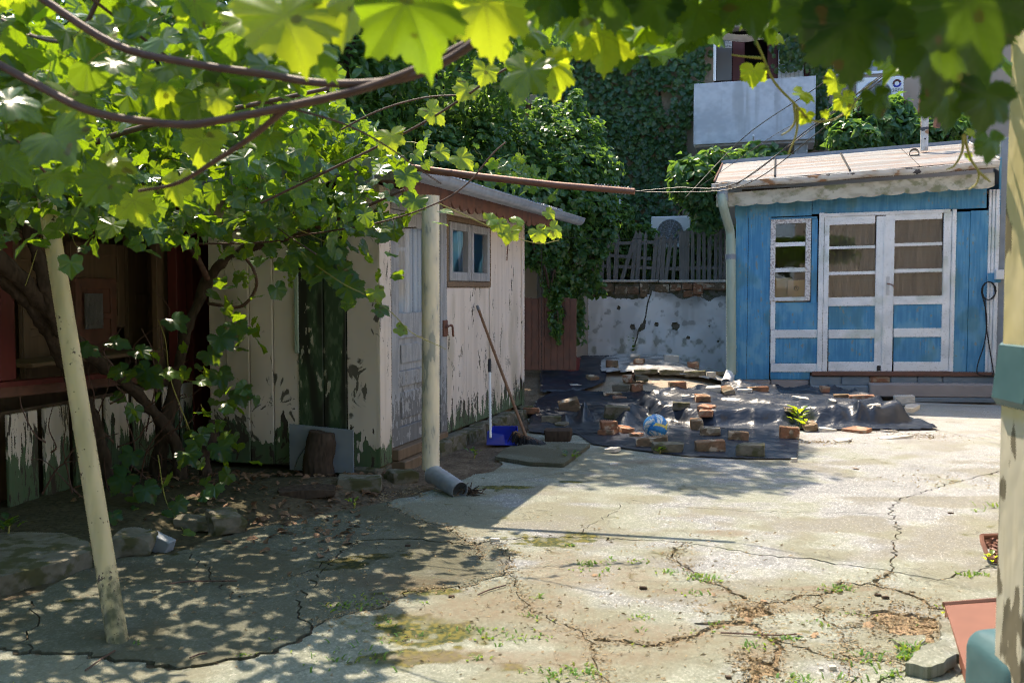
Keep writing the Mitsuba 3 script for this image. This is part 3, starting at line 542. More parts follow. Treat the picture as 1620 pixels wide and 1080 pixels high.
hs = thing('house_wall_and_fill', 'pale wall end of the house at the right edge beside the blue shed with unseen walls and roofs added to bounce fill light', 'wall'); put(hs + '__wall', trimesh.convex.convex_hull(np.array([(2.8, 3.7, z) for z in (-.05, 3.4)] + [(6.52, 12.05, z) for z in (-.05, 3.4)] + [(5.4, 3.0, z) for z in (-.05, 3.4)] + [(9.0, 11.3, z) for z in (-.05, 3.4)], float)), 'stucco_cream'); put(hs + '__wall', cbox((-.6, -8.5, -.05), (5.3, -4.3, 5.2), .02), 'stucco_cream'); put(hs + '__roof', cbox((-.9, -8.8, 5.203), (5.6, -4.0, 5.4), .02), 'trim_brown'); put(hs + '__roof', trimesh.convex.convex_hull(np.array([(2.7, 3.6, 3.42), (6.45, 12.1, 3.42), (5.5, 2.9, 3.42), (9.1, 11.3, 3.42), (4.2, 3.4, 4.4), (7.6, 11.6, 4.4)])), 'trim_brown'); put(hs + '__panel', rbox(B, 1578.5, 215, 1700, 600, -.4, .02), 'sheet_grey'); put(hs + '__board', rbox(B, 1579, 250, 1582.5, 340, .021, .05), 'paint_blue')  # unseen walls and roofs are added as fill bounce; panel and board are seen

# ---------------------------------------------------------------- white plastered wall and picket fence at the back
W = Plane((2.35, 15.4, 0), (.967, -.256))
wl = thing('garden_wall', 'low white plastered wall with bare bricks showing along its top', 'wall')
s0, _ = W.hit(800, 500); s1 = W.hit(1175, 500)[0]; tt = W.hit(1050, 446)[1]
put(wl + '__core', pbox(W, s0, s1, 0, tt - .005, -.3, -.075, .01), 'stone_moss')
# plaster sheet with a ragged top edge and knocked-out holes
prng = np.random.default_rng(21); edge = []
for px_ in np.linspace(800, 1175, 90):
    base = np.interp(px_, [800, 950, 975, 1000, 1020, 1030, 1060, 1080, 1095, 1105, 1120, 1135, 1150, 1175], [470, 468, 472, 474, 470, 462, 464, 474, 470, 468, 476, 470, 466, 468])
    edge.append(W.hit(px_, base + prng.normal() * 1.3))
skin = Polygon([(s0, 0), (s1, 0)] + edge[::-1]).buffer(0)
def wblot(x, y, r_, seed):
    r = np.random.default_rng(seed); s, t = W.hit(x, y); a = np.arange(16) * 2 * np.pi / 16; k = r_ * (1 + .5 * (r.random(16) - .5)); return Polygon(np.stack([s + k * np.cos(a), t + k * np.sin(a)], 1)).buffer(0)
crk = [W.hit(*p_) for p_ in ((1030, 462), (1024, 480), (1021, 500), (1017, 512), (1010, 520), (1007, 535), (1003, 548))]
crk2 = [W.hit(*p_) for p_ in ((1021, 507), (1013, 514), (1011, 524), (1019, 520), (1021, 507))]
holes = unary_union([wblot(1068, 516, .065, 1), wblot(978, 487, .035, 2), wblot(1000, 517, .05, 3), wblot(1038, 513, .035, 4), wblot(1088, 534, .03, 5), wblot(1122, 516, .014, 6), wblot(1136, 540, .02, 7), LineString(crk).buffer(.012), LineString(crk2).buffer(.010)])
skin = skin.difference(holes)
for g in getattr(skin, 'geoms', [skin]):
    if g.area > .004: put(wl + '__plaster', pextrude(W, g.simplify(.002), -.072, -.02), 'plaster')
for k, (x0, x1, y0, y1) in enumerate([(952, 970, 449, 461), (972, 992, 452, 466), (993, 1010, 453, 465), (1012, 1026, 447, 462), (1036, 1058, 450, 462), (1060, 1077, 449, 460), (1079, 1095, 448, 458), (1081, 1096, 459, 470), (1096, 1112, 447, 466), (1112, 1130, 448, 458), (1130, 1149, 448, 459), (1096, 1111, 467, 475), (1012, 1024, 462, 470), (926, 950, 450, 464)]):
    s_0, s_1, t_0, t_1 = W.rect(x0, y0, x1, y1); m = rough_block(s_1 - s_0, .10, t_1 - t_0, 300 + k, .006, False, 1)
    v = np.asarray(m.vertices); m.vertices = W.map(np.stack([v[:, 0] + (s_0 + s_1) / 2, v[:, 2] + t_0, -v[:, 1] - .075 + prng.uniform(-.01, .015)], 1)); m.fix_normals(); put(wl + '__brick', m, 'brick', smooth=40)
put(wl + '__coping', pbox(W, s0, W.hit(1040, 443)[0], tt - .004, tt + .035, -.32, -.01, .015), 'stone_pale'); put(wl + '__coping', pbox(W, W.hit(1042, 443)[0], s1, tt - .01, tt + .03, -.32, .0, .015), 'stone_pale')
PF = Plane(W.pt(0, 0, -.16), (.967, -.256))
fen = thing('picket_fence', 'weathered grey picket fence with leaning slats on top of the white wall', 'fence')
for k, (xb, yb, xt, yt, w_) in enumerate([(974, 441, 977, 368, 5.5), (983, 440, 1004, 372, 5), (1000, 442, 1007, 364, 4.5), (1008, 441, 1013, 365, 5), (1019, 441, 1022, 366, 4), (1033, 441, 1039, 368, 5), (1040, 441, 1045, 370, 4), (1047, 441, 1051, 368, 5), (1053, 441, 1062, 370, 4.5), (1065, 441, 1069, 374, 4), (1079, 441, 1079, 363, 6.5), (1086, 441, 1087, 362, 6.5), (1096, 441, 1096, 362, 4), (1105, 441, 1106, 363, 4.5), (1114, 441, 1114, 361, 4), (1122, 441, 1123, 362, 4.5), (1132, 441, 1133, 362, 4), (1140, 441, 1140, 361, 4.5), (1147, 441, 1148, 362, 4), (964, 441, 962, 372, 5), (952, 441, 954, 380, 5), (1156, 441, 1156, 361, 4.5), (1164, 441, 1164, 362, 4.5)]):
    (sa, ta), (sc, tc) = PF.hit(xb, yb), PF.hit(xt, yt); hw = w_ * .0064; ta = tt - .0
    poly = Polygon([(sa - hw, ta), (sa + hw, ta), (sc + hw, tc - .07), (sc + prng.uniform(-.01, .01), tc), (sc - hw, tc - .07)])
    put(fen + '__picket', pextrude(PF, poly, .012 + .002 * (k % 3), .030 + .002 * (k % 3)), 'wood_grey')
for xa, ya, xc, yc in [(940, 386, 1065, 382), (940, 420, 1080, 426), (1070, 368, 1172, 366), (1070, 424, 1172, 423), (938, 402, 1030, 409)]:
    (sa, ta), (sc, tc) = PF.hit(xa, ya), PF.hit(xc, yc); put(fen + '__rail', pextrude(PF, Polygon([(sa, ta - .025), (sc, tc - .025), (sc, tc + .025), (sa, ta + .025)]), -.03, .011), 'wood_grey')

# brown board fence and cream outbuilding behind the cream shed
R_ = Plane(at(860, 540, 13.6) * [1, 1, 0], (.967, -.256)); bf = thing('board_fence', 'reddish brown board fence in the shade behind the cream shed', 'fence')
for k, x in enumerate(range(792, 903, 10)): put(bf + '__board', rbox(R_, x, 470 + (k % 3), x + 9.6, 585, -.012, .012 + .002 * (k % 2)), 'trim_brown')
O_ = Plane(at(850, 540, 14.6) * [1, 1, 0], (.967, -.256)); ob = thing('outbuilding', 'cream outbuilding half hidden by ivy behind the brown fence', 'building')
put(ob + '__wall', rbox(O_, 700, 330, 905, 575, -2.2, 0), 'stucco'); put(ob + '__post', rbox(O_, 851, 430, 862, 575, .004, .07), 'wood_grey'); put(ob + '__roof', rbox(O_, 690, 322, 912, 330, -2.4, .25), 'sheet_grey')
bk = on_z(892, 574, .22); bar = thing('iron_bucket', 'dark red iron bucket beside the white wall in the shade', 'bucket'); put(bar + '__body', tube([[bk[0], 14.0, .16], [bk[0], 14.0, .40]], [.135, .15], 20), 'barrel', smooth=40); put(bar + '__rim', tube([[bk[0], 14.0, .40], [bk[0], 14.0, .42]], .158, 20), 'barrel', smooth=40)

# ---------------------------------------------------------------- apartment building behind
A = Plane((4.0, 16.6, 0), (.967, -.258))
apt = thing('apartment_building', 'beige apartment block overgrown with ivy behind the yard', 'building')
aL, aR = A.hit(-400, 300)[0], A.hit(1900, 300)[0]
o0, o1, q0, q1 = A.rect(1128, 40, 1288, 232)               # the loggia opening
w0, w1, v0, v1 = A.rect(1318, 84, 1424, 114)
wall = Polygon([(aL, 0), (aR, 0), (aR, 6.3), (A.hit(1090, 40)[0], 6.3), (A.hit(1090, 40)[0], 5.95), (aL, 5.95)]).difference(Polygon([(o0, q0), (o1, q0), (o1, q1), (o0, q1)])).difference(Polygon([(w0, v0), (w1, v0), (w1, v1), (w0, v1)]))
put(apt + '__wall', pextrude(A, wall, -.3, 0), 'stucco')
put(apt + '__roof', pbox(A, aL, aR, 5.8, 5.94, -6, -.31), 'sheet_grey')
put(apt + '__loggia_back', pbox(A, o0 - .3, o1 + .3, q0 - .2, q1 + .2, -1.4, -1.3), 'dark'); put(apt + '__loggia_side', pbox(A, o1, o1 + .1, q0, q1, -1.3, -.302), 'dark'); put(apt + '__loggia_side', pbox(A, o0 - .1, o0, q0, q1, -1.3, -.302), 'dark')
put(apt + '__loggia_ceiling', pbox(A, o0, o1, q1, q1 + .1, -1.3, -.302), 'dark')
put(apt + '__loggia_door', rbox(A, 1231, 52, 1272, 128, -.16, -.10, .006, -.1), 'shutter_white', label='white louvred balcony door')
put(apt + '__curtain', rbox(A, 1214, 50, 1230.5, 128, -.20, -.12, .01, -.12), 'maroon'); put(apt + '__curtain', rbox(A, 1272.5, 52, 1284, 128, -.22, -.12, .01, -.12), 'maroon')
put(apt + '__shutter', rbox(A, 1133, 60, 1158, 128, -.30, -.24, .01, -.24), 'grey_plastic'); put(apt + '__shutter', rbox(A, 1158.5, 60, 1178, 128, -.32, -.26, .01, -.26), 'maroon')
for k in range(5): put(apt + '__shutter__slat', rbox(A, 1147, 66 + k * 2.2, 1158, 67.2 + k * 2.2, -.239, -.23, .001, -.235), 'white_plastic')
# balcony
bal = apt + '__balcony'
s0, s1, t0, t1 = A.rect(1097.5, 126, 1290, 226, 1.0)
bb = Plane(A.pt(0, 0, 0), A.u, .03)
tl, bl_ = A.hit(1097.5, 133, 1.0)[1], A.hit(1097.5, 229, 1.0)[1]; tr_, br_ = A.hit(1290, 120, 1.0)[1], A.hit(1290, 219, 1.0)[1]
put(bal + '__parapet', pextrude(A, Polygon([(s0, bl_), (s1, br_), (s1, tr_), (s0, tl)]), .92, 1.0), 'balcony_concrete')
put(bal + '__slab', pbox(A, s0, s1, bl_ - .02, bl_ + .10, 0, .915), 'balcony_concrete'); put(bal + '__side', pbox(A, s0, s0 + .07, bl_ + .1, tl - .01, 0, .918), 'balcony_concrete'); put(bal + '__side', pbox(A, s1 - .07, s1, bl_ + .1, tr_ - .02, 0, .918), 'balcony_concrete')
put(bal + '__bracket', pbox(A, s1 - .3, s1 - .1, br_ - .25, bl_ - .021, 0, .8), 'balcony_concrete')
put(bal + '__drain_spout', tube([A.pt(*A.hit(1192, 222, 1.0), 1.0), A.pt(*A.hit(1192, 214, 1.1), 1.1)], .018, 8), 'white_plastic')
put(bal + '__awning_pole', tube([A.pt(*A.hit(1130.5, 128, .96), .96), A.pt(*A.hit(1131, 54, .96), .96)], .022, 8), 'white_plastic')
n_ = 20; ss, dd = np.meshgrid(np.linspace(A.hit(1126, 55, .9)[0], A.hit(1214, 55, .9)[0], n_), np.linspace(0, 1, 8), indexing='ij')
tz = A.hit(1170, 52, .95)[1]; aw = A.map(np.stack([ss, tz + .12 * (1 - dd) - .05 * np.sin(dd * 3.1) + .02 * np.sin(ss * 9) - .04 * (ss - ss.min()), .98 * dd], -1).reshape(-1, 3))
put(bal + '__awning', trimesh.Trimesh(aw, grid_faces(n_, 8), process=False), 'white_plastic', smooth=True)
put(apt + '__window__frame', pextrude(A, Polygon([(w0 - .04, v0 - .04), (w1 + .04, v0 - .04), (w1 + .04, v1 + .04), (w0 - .04, v1 + .04)], [[(w0, v0), (w1, v0), (w1, v1), (w0, v1)]]), .003, .04), 'white_plastic')
put(apt + '__window__pane', pbox(A, w0, w1, v0, v1, -.12, -.11, .001), 'glass'); put(apt + '__window__blind', pbox(A, w0, w1, v0, v1, -.2, -.17, .002), 'sheet_grey')

def ac(label, x0, y0, x1, y1, plane, d, logo=False, fan=.36):
    k = thing('air_conditioner', label, 'air conditioner', None); s0, s1, t0, t1 = plane.rect(x0, y0, x1, y1, d)
    put(k + '__case', pbox(plane, s0, s1, t0, t1, d - .3, d, .012), 'white_plastic'); w, h = s1 - s0, t1 - t0
    c = (s0 + w * fan, t0 + h * .5); r = min(h * .42, w * .33)
    ring = [plane.pt(c[0] + r * math.cos(a), c[1] + r * math.sin(a), d + .012) for a in np.linspace(0, 2 * np.pi, 33)]
    put(k + '__fan_recess', trimesh.Trimesh(np.vstack([[plane.pt(*c, d + .003)], [plane.pt(c[0] + r * math.cos(a), c[1] + r * math.sin(a), d + .003) for a in np.linspace(0, 2 * np.pi, 33)]]), [[0, i, i + 1] for i in range(1, 33)], process=False), 'grey_plastic')
    grill = [tube(ring, .008, 5, False)] + [tube([plane.pt(c[0] + rr * math.cos(a), c[1] + rr * math.sin(a), d + .014) for a in np.linspace(0, 2 * np.pi, 25)], .004, 4, False) for rr in (r * .75, r * .5, r * .25)]
    grill += [tube([plane.pt(c[0] - r * math.cos(a), c[1] - r * math.sin(a), d + .016), plane.pt(c[0] + r * math.cos(a), c[1] + r * math.sin(a), d + .016)], .004, 4) for a in np.linspace(0, np.pi, 9)[:-1]]
    put(k + '__grille', join(grill), 'zinc')
    put(k + '__bracket', pbox(plane, s0 + .08, s0 + .12, t0 - .06, t0 - .002, d - .45, d - .02, .004), 'zinc'); put(k + '__bracket', pbox(plane, s1 - .12, s1 - .08, t0 - .06, t0 - .002, d - .45, d - .02, .004), 'zinc')
    if logo:
        cx, cy = s0 + w * .86, t0 + h * .80; rr = .05
        for a0, a1, mt in ((.3, 3.4, 'maroon'), (3.5, 6.4, 'blue_plastic')):
            put(k + '__emblem', tube([plane.pt(cx + rr * math.cos(a), cy + rr * math.sin(a), d + .004) for a in np.linspace(a0, a1, 12)], .016, 5), mt)
        tm = meshkit.text_mesh('GREE', .05, .004, True); v = np.asarray(tm.vertices); w_ = v[:, 0].max(); tm.vertices = plane.map(np.stack([cx - w_ / 2 + v[:, 0], cy - .13 + v[:, 1], d + .002 + v[:, 2]], 1)); put(k + '__lettering', tm, 'grey_plastic')
    return k
ac('white air conditioner with a round emblem under the window right of the balcony', 1356, 122, 1429, 179, A, .42, True, .42)
ac('white air conditioner showing above the grey picket fence', 1030, 342, 1091, 392, A, .75, False, .5)
solo('electric_box', rbox(A, 971, 316, 983, 331, .1, .3, .01, .2), 'white_plastic', 'small pale box among the ivy above the end of the rusty pipe', 'box')
st_ = thing('roof_corner', 'pale stone roof corner poking out of the ivy mass', 'roof'); c_ = at(820, 166, 15.2); put(st_ + '__eave', rot_about(cbox((-.32, -.3, -.05), (.32, .3, .09)), rotz(-.2), c_), 'stucco'); put(st_ + '__underside', rot_about(cbox((-.28, -.26, -.14), (.3, .3, -.052)), rotz(-.2), c_), 'trim_brown')
# ---------------------------------------------------------------- cream shed on the left
F = Plane((-.98, 7.4, 0), (.2965, .955)); S = Plane((-.98, 7.4, 0), (-.955, .2965))
cs = thing('cream_shed', 'low cream painted timber shed with flaking green base and grey door', 'shed')
FL = F.hit(825, 600)[0]
def fs(x, y=600): return F.hit(x, y)[0]
sd0, sd1, sw0, sw1 = fs(621), fs(704), fs(706), fs(775)
wt0, wt1 = 1.455, 1.985
put(cs + '__corner_board', pbox(F, -.004, .20, .06, 2.16, -.03, 0), 'paint_cream')
edges = [sd1 + .012, (sw0 + sw1) / 2 - .15, sw1 - .02, sw1 + .55, FL]
put(cs + '__plank', pbox(F, edges[0], sw1, wt1 + .055, 2.16, -.03, .001), 'paint_cream')
put(cs + '__plank', pbox(F, edges[0], edges[1], .12, wt0 - .055, -.03, .0), 'paint_cream'); put(cs + '__plank', pbox(F, edges[1] + .001, edges[2], .12, wt0 - .055, -.03, -.001), 'paint_cream')
put(cs + '__plank', pbox(F, edges[2] + .025, edges[3], .12, 2.16, -.03, .0), 'paint_cream'); put(cs + '__plank', pbox(F, edges[3] + .001, edges[4], .12, 2.16, -.03, -.001), 'paint_cream')
put(cs + '__corner_post', pbox(F, FL - .02, FL + .07, .05, 2.16, -.14, .014), 'paint_cream')
# door
dr0 = cs + '__door'; a0, a1 = sd0 + .005, sd1 - .14
put(dr0 + '__stile', pbox(F, a0, a0 + .17, .16, 2.0, -.06, -.02), 'paint_grey'); put(dr0 + '__stile', pbox(F, a1 - .16, a1, .16, 2.0, -.06, -.021), 'paint_grey')
gl0, gl1 = a0 + .17, a1 - .16
for t0, t1 in ((.16, .30), (.62, .74), (1.00, 1.20), (1.88, 2.0)): put(dr0 + '__rail', pbox(F, gl0, gl1, t0, t1, -.058, -.023), 'paint_grey')
for t0, t1 in ((.30, .62), (.74, 1.00)):
    put(dr0 + '__panel', pbox(F, gl0, gl1, t0, t1, -.056, -.042), 'paint_grey'); put(dr0 + '__panel', pbox(F, gl0 + .07, gl1 - .07, t0 + .06, t1 - .05, -.042, -.030, .008), 'paint_grey')
put(dr0 + '__pane', pbox(F, gl0, gl1, 1.20, 1.88, -.045, -.043, .0005), 'glass')
n_ = 70; ss, tt2 = np.meshgrid(np.linspace(gl0 - .03, gl1 + .03, n_), [1.15, 1.5, 1.92], indexing='ij')
put(dr0 + '__curtain', trimesh.Trimesh(F.map(np.stack([ss, tt2, -.10 + .012 * np.sin(ss * 95)], -1).reshape(-1, 3)), grid_faces(n_, 3), process=False), 'curtain', smooth=True)
put(cs + '__door_post', pbox(F, sd1 - .135, sd1 + .01, .10, 2.10, -.07, .018), 'paint_grey'); put(cs + '__door_post', pbox(F, sd0 - .015, sd0, .10, 2.05, -.05, -.004), 'wood_brown')
put(cs + '__lintel', pbox(F, sd0, sd1 - .136, 2.003, 2.16, -.06, .004), 'paint_grey')
lk = cs + '__lock'; lc = fs(701, 525); put(lk + '__plate', pbox(F, lc - .06, lc + .03, .98, 1.12, .018, .035), 'rust'); put(lk + '__bolt', tube(curve([F.pt(lc - .05, 1.06, .05), F.pt(lc + .06, 1.07, .06), F.pt(lc + .06, .99, .07), F.pt(lc + .12, .98, .05)], 12), .010, 7), 'rust')
# plank ramp at the door and rubble under the wall
for k, (t0, t1, d1) in enumerate(((.07, .155, .05), (-.03, .065, .10))): put(cs + '__threshold_board', pbox(F, sd0 - .0, sd1 - .05, t0, t1, -.08, d1, .006), 'wood_brown')
put(cs + '__foundation', pbox(F, -.05, FL + .05, -.1, .055, -.4, -.01, .02), 'stone_moss')
for k in range(16):
    s = 1.05 + k * .17; r = np.random.default_rng(40 + k); m = rough_block(.19, .15, .12 + .03 * r.random(), 500 + k, .02); rot_about(m, rotz(1.27 + r.normal() * .2), F.pt(s, -.035, .03 + .03 * r.random())); put(cs + '__footing_stone', m, 'stone_moss', smooth=40)
# casement window
wn = cs + '__window'; put(wn + '__frame', pbox(F, sw0 + .01, sw1 + .0, wt1, wt1 + .05, -.05, .012), 'wood_brown'); put(wn + '__frame', pbox(F, sw0 + .01, sw1, wt0 - .05, wt0, -.05, .014), 'wood_brown')
put(wn + '__frame', pbox(F, sw0 - .02, sw0 + .05, wt0, wt1, -.05, .010), 'wood_brown'); put(wn + '__frame', pbox(F, sw1 - .05, sw1 + .01, wt0, wt1, -.05, .010), 'wood_brown')
mid = (sw0 + sw1) / 2
for a, b in ((sw0 + .055, mid - .01), (mid + .01, sw1 - .055)):
    c_ = number(wn + '__casement')
    m = join([pbox(F, a, a + .07, wt0 + .005, wt1 - .005, -.03, .022), pbox(F, b - .07, b, wt0 + .005, wt1 - .005, -.03, .022), pbox(F, a + .07, b - .07, wt0 + .005, wt0 + .085, -.03, .020), pbox(F, a + .07, b - .07, wt1 - .075, wt1 - .005, -.03, .020)])
    scene[c_] = ply(m, 'paint_grey')
put(wn + '__pane', pbox(F, sw0 + .06, sw1 - .06, wt0 + .02, wt1 - .02, -.008, -.006, .0005), 'glass')
for a, b in ((sw0 + .1, sw0 + .42), (mid + .02, mid + .34)):
    n_ = 40; ss, tt2 = np.meshgrid(np.linspace(a, b, n_), [wt0 - .1, wt1 + .05], indexing='ij')
    put(wn + '__curtain', trimesh.Trimesh(F.map(np.stack([ss - (tt2 - wt0) * .12 * (a > mid), tt2, -.10 + .015 * np.sin(ss * 60)], -1).reshape(-1, 3)), grid_faces(n_, 2), process=False), 'curtain', smooth=True)
hk = [F.pt(*F.hit(x, y, .02), .02) for x, y in ((800, 375), (797, 368), (802, 364), (805, 370), (803, 395), (802, 412))]; put(cs + '__wire_hook', tube(curve(hk, 24), .006, 6), 'rust')
# side wall of boards facing the camera
for k, (x0, x1, mt) in enumerate([(548, 598, 'paint_cream'), (512, 547.5, 'paint_green'), (472, 511.5, 'paint_green'), (432, 471.5, 'paint_cream'), (395, 431.5, 'paint_cream'), (358, 394.5, 'paint_cream'), (330, 357.5, 'paint_cream')]):
    s_0, s_1 = sorted((S.hit(x0, 500)[0], S.hit(x1, 500)[0])); put(cs + '__side_board', pbox(S, max(s_0, .002) + .002, s_1 - .002, .03, 2.18, -.03, .0 + .006 * ((k * 7) % 3), .005), mt)
put(cs + '__side_batten', pbox(S, S.hit(474, 430)[0], S.hit(468, 430)[0] + .0, .9, 2.0, .016, .035), 'pipe_green')
put(cs + '__back_wall', pbox(F, 0, FL, .05, 2.2, -2.0, -1.95), 'wood_brown'); put(cs + '__end_wall', pbox(F, FL - .03, FL - .001, .05, 2.2, -1.95, -.15), 'paint_cream'); put(cs + '__inner_floor', pbox(F, .05, FL - .05, .05, .1, -1.94, -.08), 'wood_brown')
# roof: corrugated tin, verge board, scalloped trim and gutter
GO = .42
nc = 61; ss, dd = np.meshgrid(np.linspace(-.28, FL + .5, 240), np.linspace(GO - .08, -2.2, 4), indexing='ij')
zz = 2.262 + (GO - dd) * .07 + .012 * np.sin(ss * 2 * np.pi / .076)
put(cs + '__roof__corrugated_sheet', trimesh.Trimesh(F.map(np.stack([ss, zz, dd], -1).reshape(-1, 3)), grid_faces(240, 4), process=False), 'sheet_grey', smooth=True)
put(cs + '__roof__deck', pbox(Plane(F.o, F.u), -.24, FL + .45, 2.185, 2.235, -2.1, GO - .12), 'wood_brown')
put(cs + '__roof__verge_board', pbox(F, -.29, -.25, 2.16, 2.29, -2.15, GO - .14, .004), 'wood_grey')
for d in (.05, -.35, -1.0): put(cs + '__roof__verge_clip', pbox(F, -.31, -.24, 2.15, 2.32, d - .05, d + .05, .006), 'zinc')
put(cs + '__roof__end_cap', pbox(F, -.30, -.23, 2.17, 2.36, -1.30, -1.12, .02), 'sheet_grey')
nsc = 22; lo_, w_s = [], (FL + .6) / nsc
for k in range(nsc):
    for a in np.linspace(0, 1, 7)[:-1]: lo_.append((-.2 + (k + a) * w_s, 2.085 - .055 * math.sin(math.pi * a) ** .6 - .01 * math.sin(k * 2.1)))
put(cs + '__trim_board', pextrude(F, Polygon([(-.2, 2.18), (FL + .4, 2.18), (FL + .4, 2.075)] + lo_[::-1]).buffer(0), GO - .16, GO - .14), 'trim_brown')
def garc2(s, r=.075, n=14):
    a = np.linspace(math.pi * .97, math.pi * 2.03, n); return [(s, 2.215 - .004 * s + r * math.sin(x), GO + r * math.cos(x)) for x in a]
sg = np.linspace(-.36, FL + .92, 40); G = np.array([garc2(s) for s in sg]).reshape(-1, 3)
put(cs + '__gutter', trimesh.Trimesh(F.map(G), grid_faces(40, 14), process=False), 'zinc', smooth=True)
for s_, nm in ((sg[0], 0), (sg[-1], 1)): put(cs + '__gutter__end_cap', trimesh.Trimesh(F.map(np.array(garc2(s_) + [(s_, 2.215, GO)])), [[k, k + 1, 14] for k in range(13)], process=False), 'zinc')
put(cs + '__gutter__rim', tube(F.map(np.array([(s, 2.217 - .004 * s, GO + .075) for s in sg])), .008, 6), 'zinc')

# downpipe with a bright zinc shoe
d2 = thing('cream_downpipe', 'cream downpipe at the near corner of the cream shed with a zinc spout', 'downpipe')
pt_ = at(681, 310, 6.98); pb_ = at(681.5, 742, 6.93)
put(d2 + '__pipe', tube([pt_, (pt_ + pb_) / 2, pb_], .062, 20), 'pipe_cream', smooth=40); put(d2 + '__joint', tube([at(681, 505, 6.955), at(681, 508, 6.955)], .064, 20), 'pipe_cream', smooth=40)
sc_ = curve([at(680, 748, 6.93), at(690, 752, 6.88), at(728, 776, 6.62)], 10)[2:]
put(d2 + '__spout', hollow(sc_, np.linspace(.072, .062, len(sc_))), 'zinc', smooth=40, label='bright zinc spout')

# ---------------------------------------------------------------- veranda far left
V = Plane((-3.12, 6.0, 0), (.205, 1.0))
if V.n[0] < 0: V.n = -V.n
ver = thing('veranda', 'old veranda with red posts and rail and cream pickets below', 'veranda')
def vbox(name, x0, y0, x1, y1, d0, d1, mt, **k): return put(ver + '__' + name, rbox(V, x0, y0, x1, y1, d0, d1), mt, **k)
vbox('post', -12, 250, 15, 602, -.06, .03, 'paint_red'); vbox('post', 276, 330, 291, 585, -.06, .02, 'paint_red')
s_0, s_1 = V.hit(300, 500)[0], V.hit(334, 500)[0]; put(ver + '__post', pbox(V, s_0, s_1, .0, 2.15, -.10, .03), 'paint_red')
(sa, ta), (sc, tc) = V.hit(-60, 609), V.hit(312, 578)
put(ver + '__rail', pextrude(V, Polygon([(sa, ta - .032), (sc, tc - .032), (sc, tc), (sa, ta)]), -.05, .045), 'paint_red'); put(ver + '__rail', pextrude(V, Polygon([(sa, ta - .10), (sc, tc - .10), (sc, tc - .036), (sa, ta - .036)]), -.05, -.01), 'trim_brown')
for x0, x1 in [(-50, -6), (10, 57), (68, 106), (116, 144), (150, 160), (166, 202), (210, 244), (258, 282), (286, 308)]:
    s_0, s_1 = V.hit(x0, 700)[0], V.hit(x1, 700)[0]; put(ver + '__picket', pbox(V, s_0, s_1, .03, .62, -.009, .012 + .004 * (x0 % 3)), 'paint_cream')
put(ver + '__back_board', pbox(V, -1.5, 2.6, 0, .62, -.14, -.12), 'wood_brown')
for k, (x0, y0, x1, y1, mt, d) in enumerate([(110, 385, 195, 520, 'wood_brown', -.5), (200, 375, 276, 570, 'wood_brown', -.52), (16, 385, 108, 440, 'wood_brown', -.55), (118, 440, 182, 560, 'trim_brown', -.46), (35, 450, 105, 600, 'wood_brown', -.56)]):
    c_ = number(ver + '__cupboard_door'); s_0, s_1, t_0, t_1 = V.rect(x0, y0, x1, y1, d)
    scene[c_] = ply(pbox(V, s_0, s_1, t_0, t_1, d - .03, d), mt)
    w, h = s_1 - s_0, t_1 - t_0
    for fa, fb, ga, gb in ((0, .14, 0, 1), (.86, 1, 0, 1), (.14, .86, 0, .14), (.14, .86, .86, 1), (.14, .86, .46, .54)): put(c_ + '__moulding', pbox(V, s_0 + w * fa, s_0 + w * fb, t_0 + h * ga, t_0 + h * gb, d + .001, d + .016), mt)
s_0, s_1, t_0, t_1 = V.rect(138, 464, 166, 520, -.4)
for k in range(14): put(ver + '__vent_slat', pbox(V, s_0 + (s_1 - s_0) * k / 14, s_0 + (s_1 - s_0) * (k + .62) / 14, t_0, t_1, -.425, -.41, .002), 'wood_grey')
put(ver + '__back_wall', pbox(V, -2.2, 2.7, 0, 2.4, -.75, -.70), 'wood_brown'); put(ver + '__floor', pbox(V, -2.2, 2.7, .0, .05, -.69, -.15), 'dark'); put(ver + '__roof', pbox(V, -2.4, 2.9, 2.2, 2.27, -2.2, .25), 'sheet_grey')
put(ver + '__end_wall', pbox(V, 2.5, 2.54, 0, 2.19, -.69, .02), 'wood_brown')
put(ver + '__upper_board', pbox(V, -2.2, 2.48, 1.95, 2.19, -.04, .0), 'wood_brown')
put(ver + '__shelf', rbox(V, 30, 560, 300, 566, -.45, -.10, .004, -.2), 'wood_brown')

# leaning pole
p0, p1 = on_z(186, 1012), at(74, 320, 4.75); pd = unit(p1 - p0)
solo('leaning_pole', tube([p0 - pd * .06, p0 + pd * .9, p0 + pd * 1.7, p1 + pd * .45], [.042, .041, .040, .039], 18), 'pole_paint', 'leaning cream painted metal pole with chipped rusty spots holding up the vine', 'pole', smooth=40)
# rusty pipe and wires
ra, rb = at(652, 266, 6.95), at(1004, 303, 6.5)
solo('rusty_pipe', tube([ra, ra * .67 + rb * .33 - [0, 0, .01], ra * .33 + rb * .67 - [0, 0, .012], rb], [.026, .025, .023, .021], 12), 'rust', 'long rusty pipe reaching out from the cream shed roof', 'pipe', smooth=40)
wr = [rb - unit(rb - ra) * (.02 + .26 * k / 70) + .024 * np.array([.2 * math.cos(k), math.cos(k * 1.1) * .4, math.sin(k * 1.1)]) * 1.1 for k in range(70)]
solo('wire_wrap', tube(wr, .004, 5), 'grey_plastic', 'thin wire wound round the free end of the rusty pipe', 'wire')
def wire(label, pts, r=.004, group=None): solo('overhead_wire', tube(curve(pts, 30), r, 5), 'black', label, 'wire', group)
wire('wire running level from the rusty pipe end towards the blue shed gutter', [rb, at(1070, 297, 6.3), at(1165, 290, 6.05), at(1290, 196, 5.7), at(1440, 90, 5.3)], .0035)
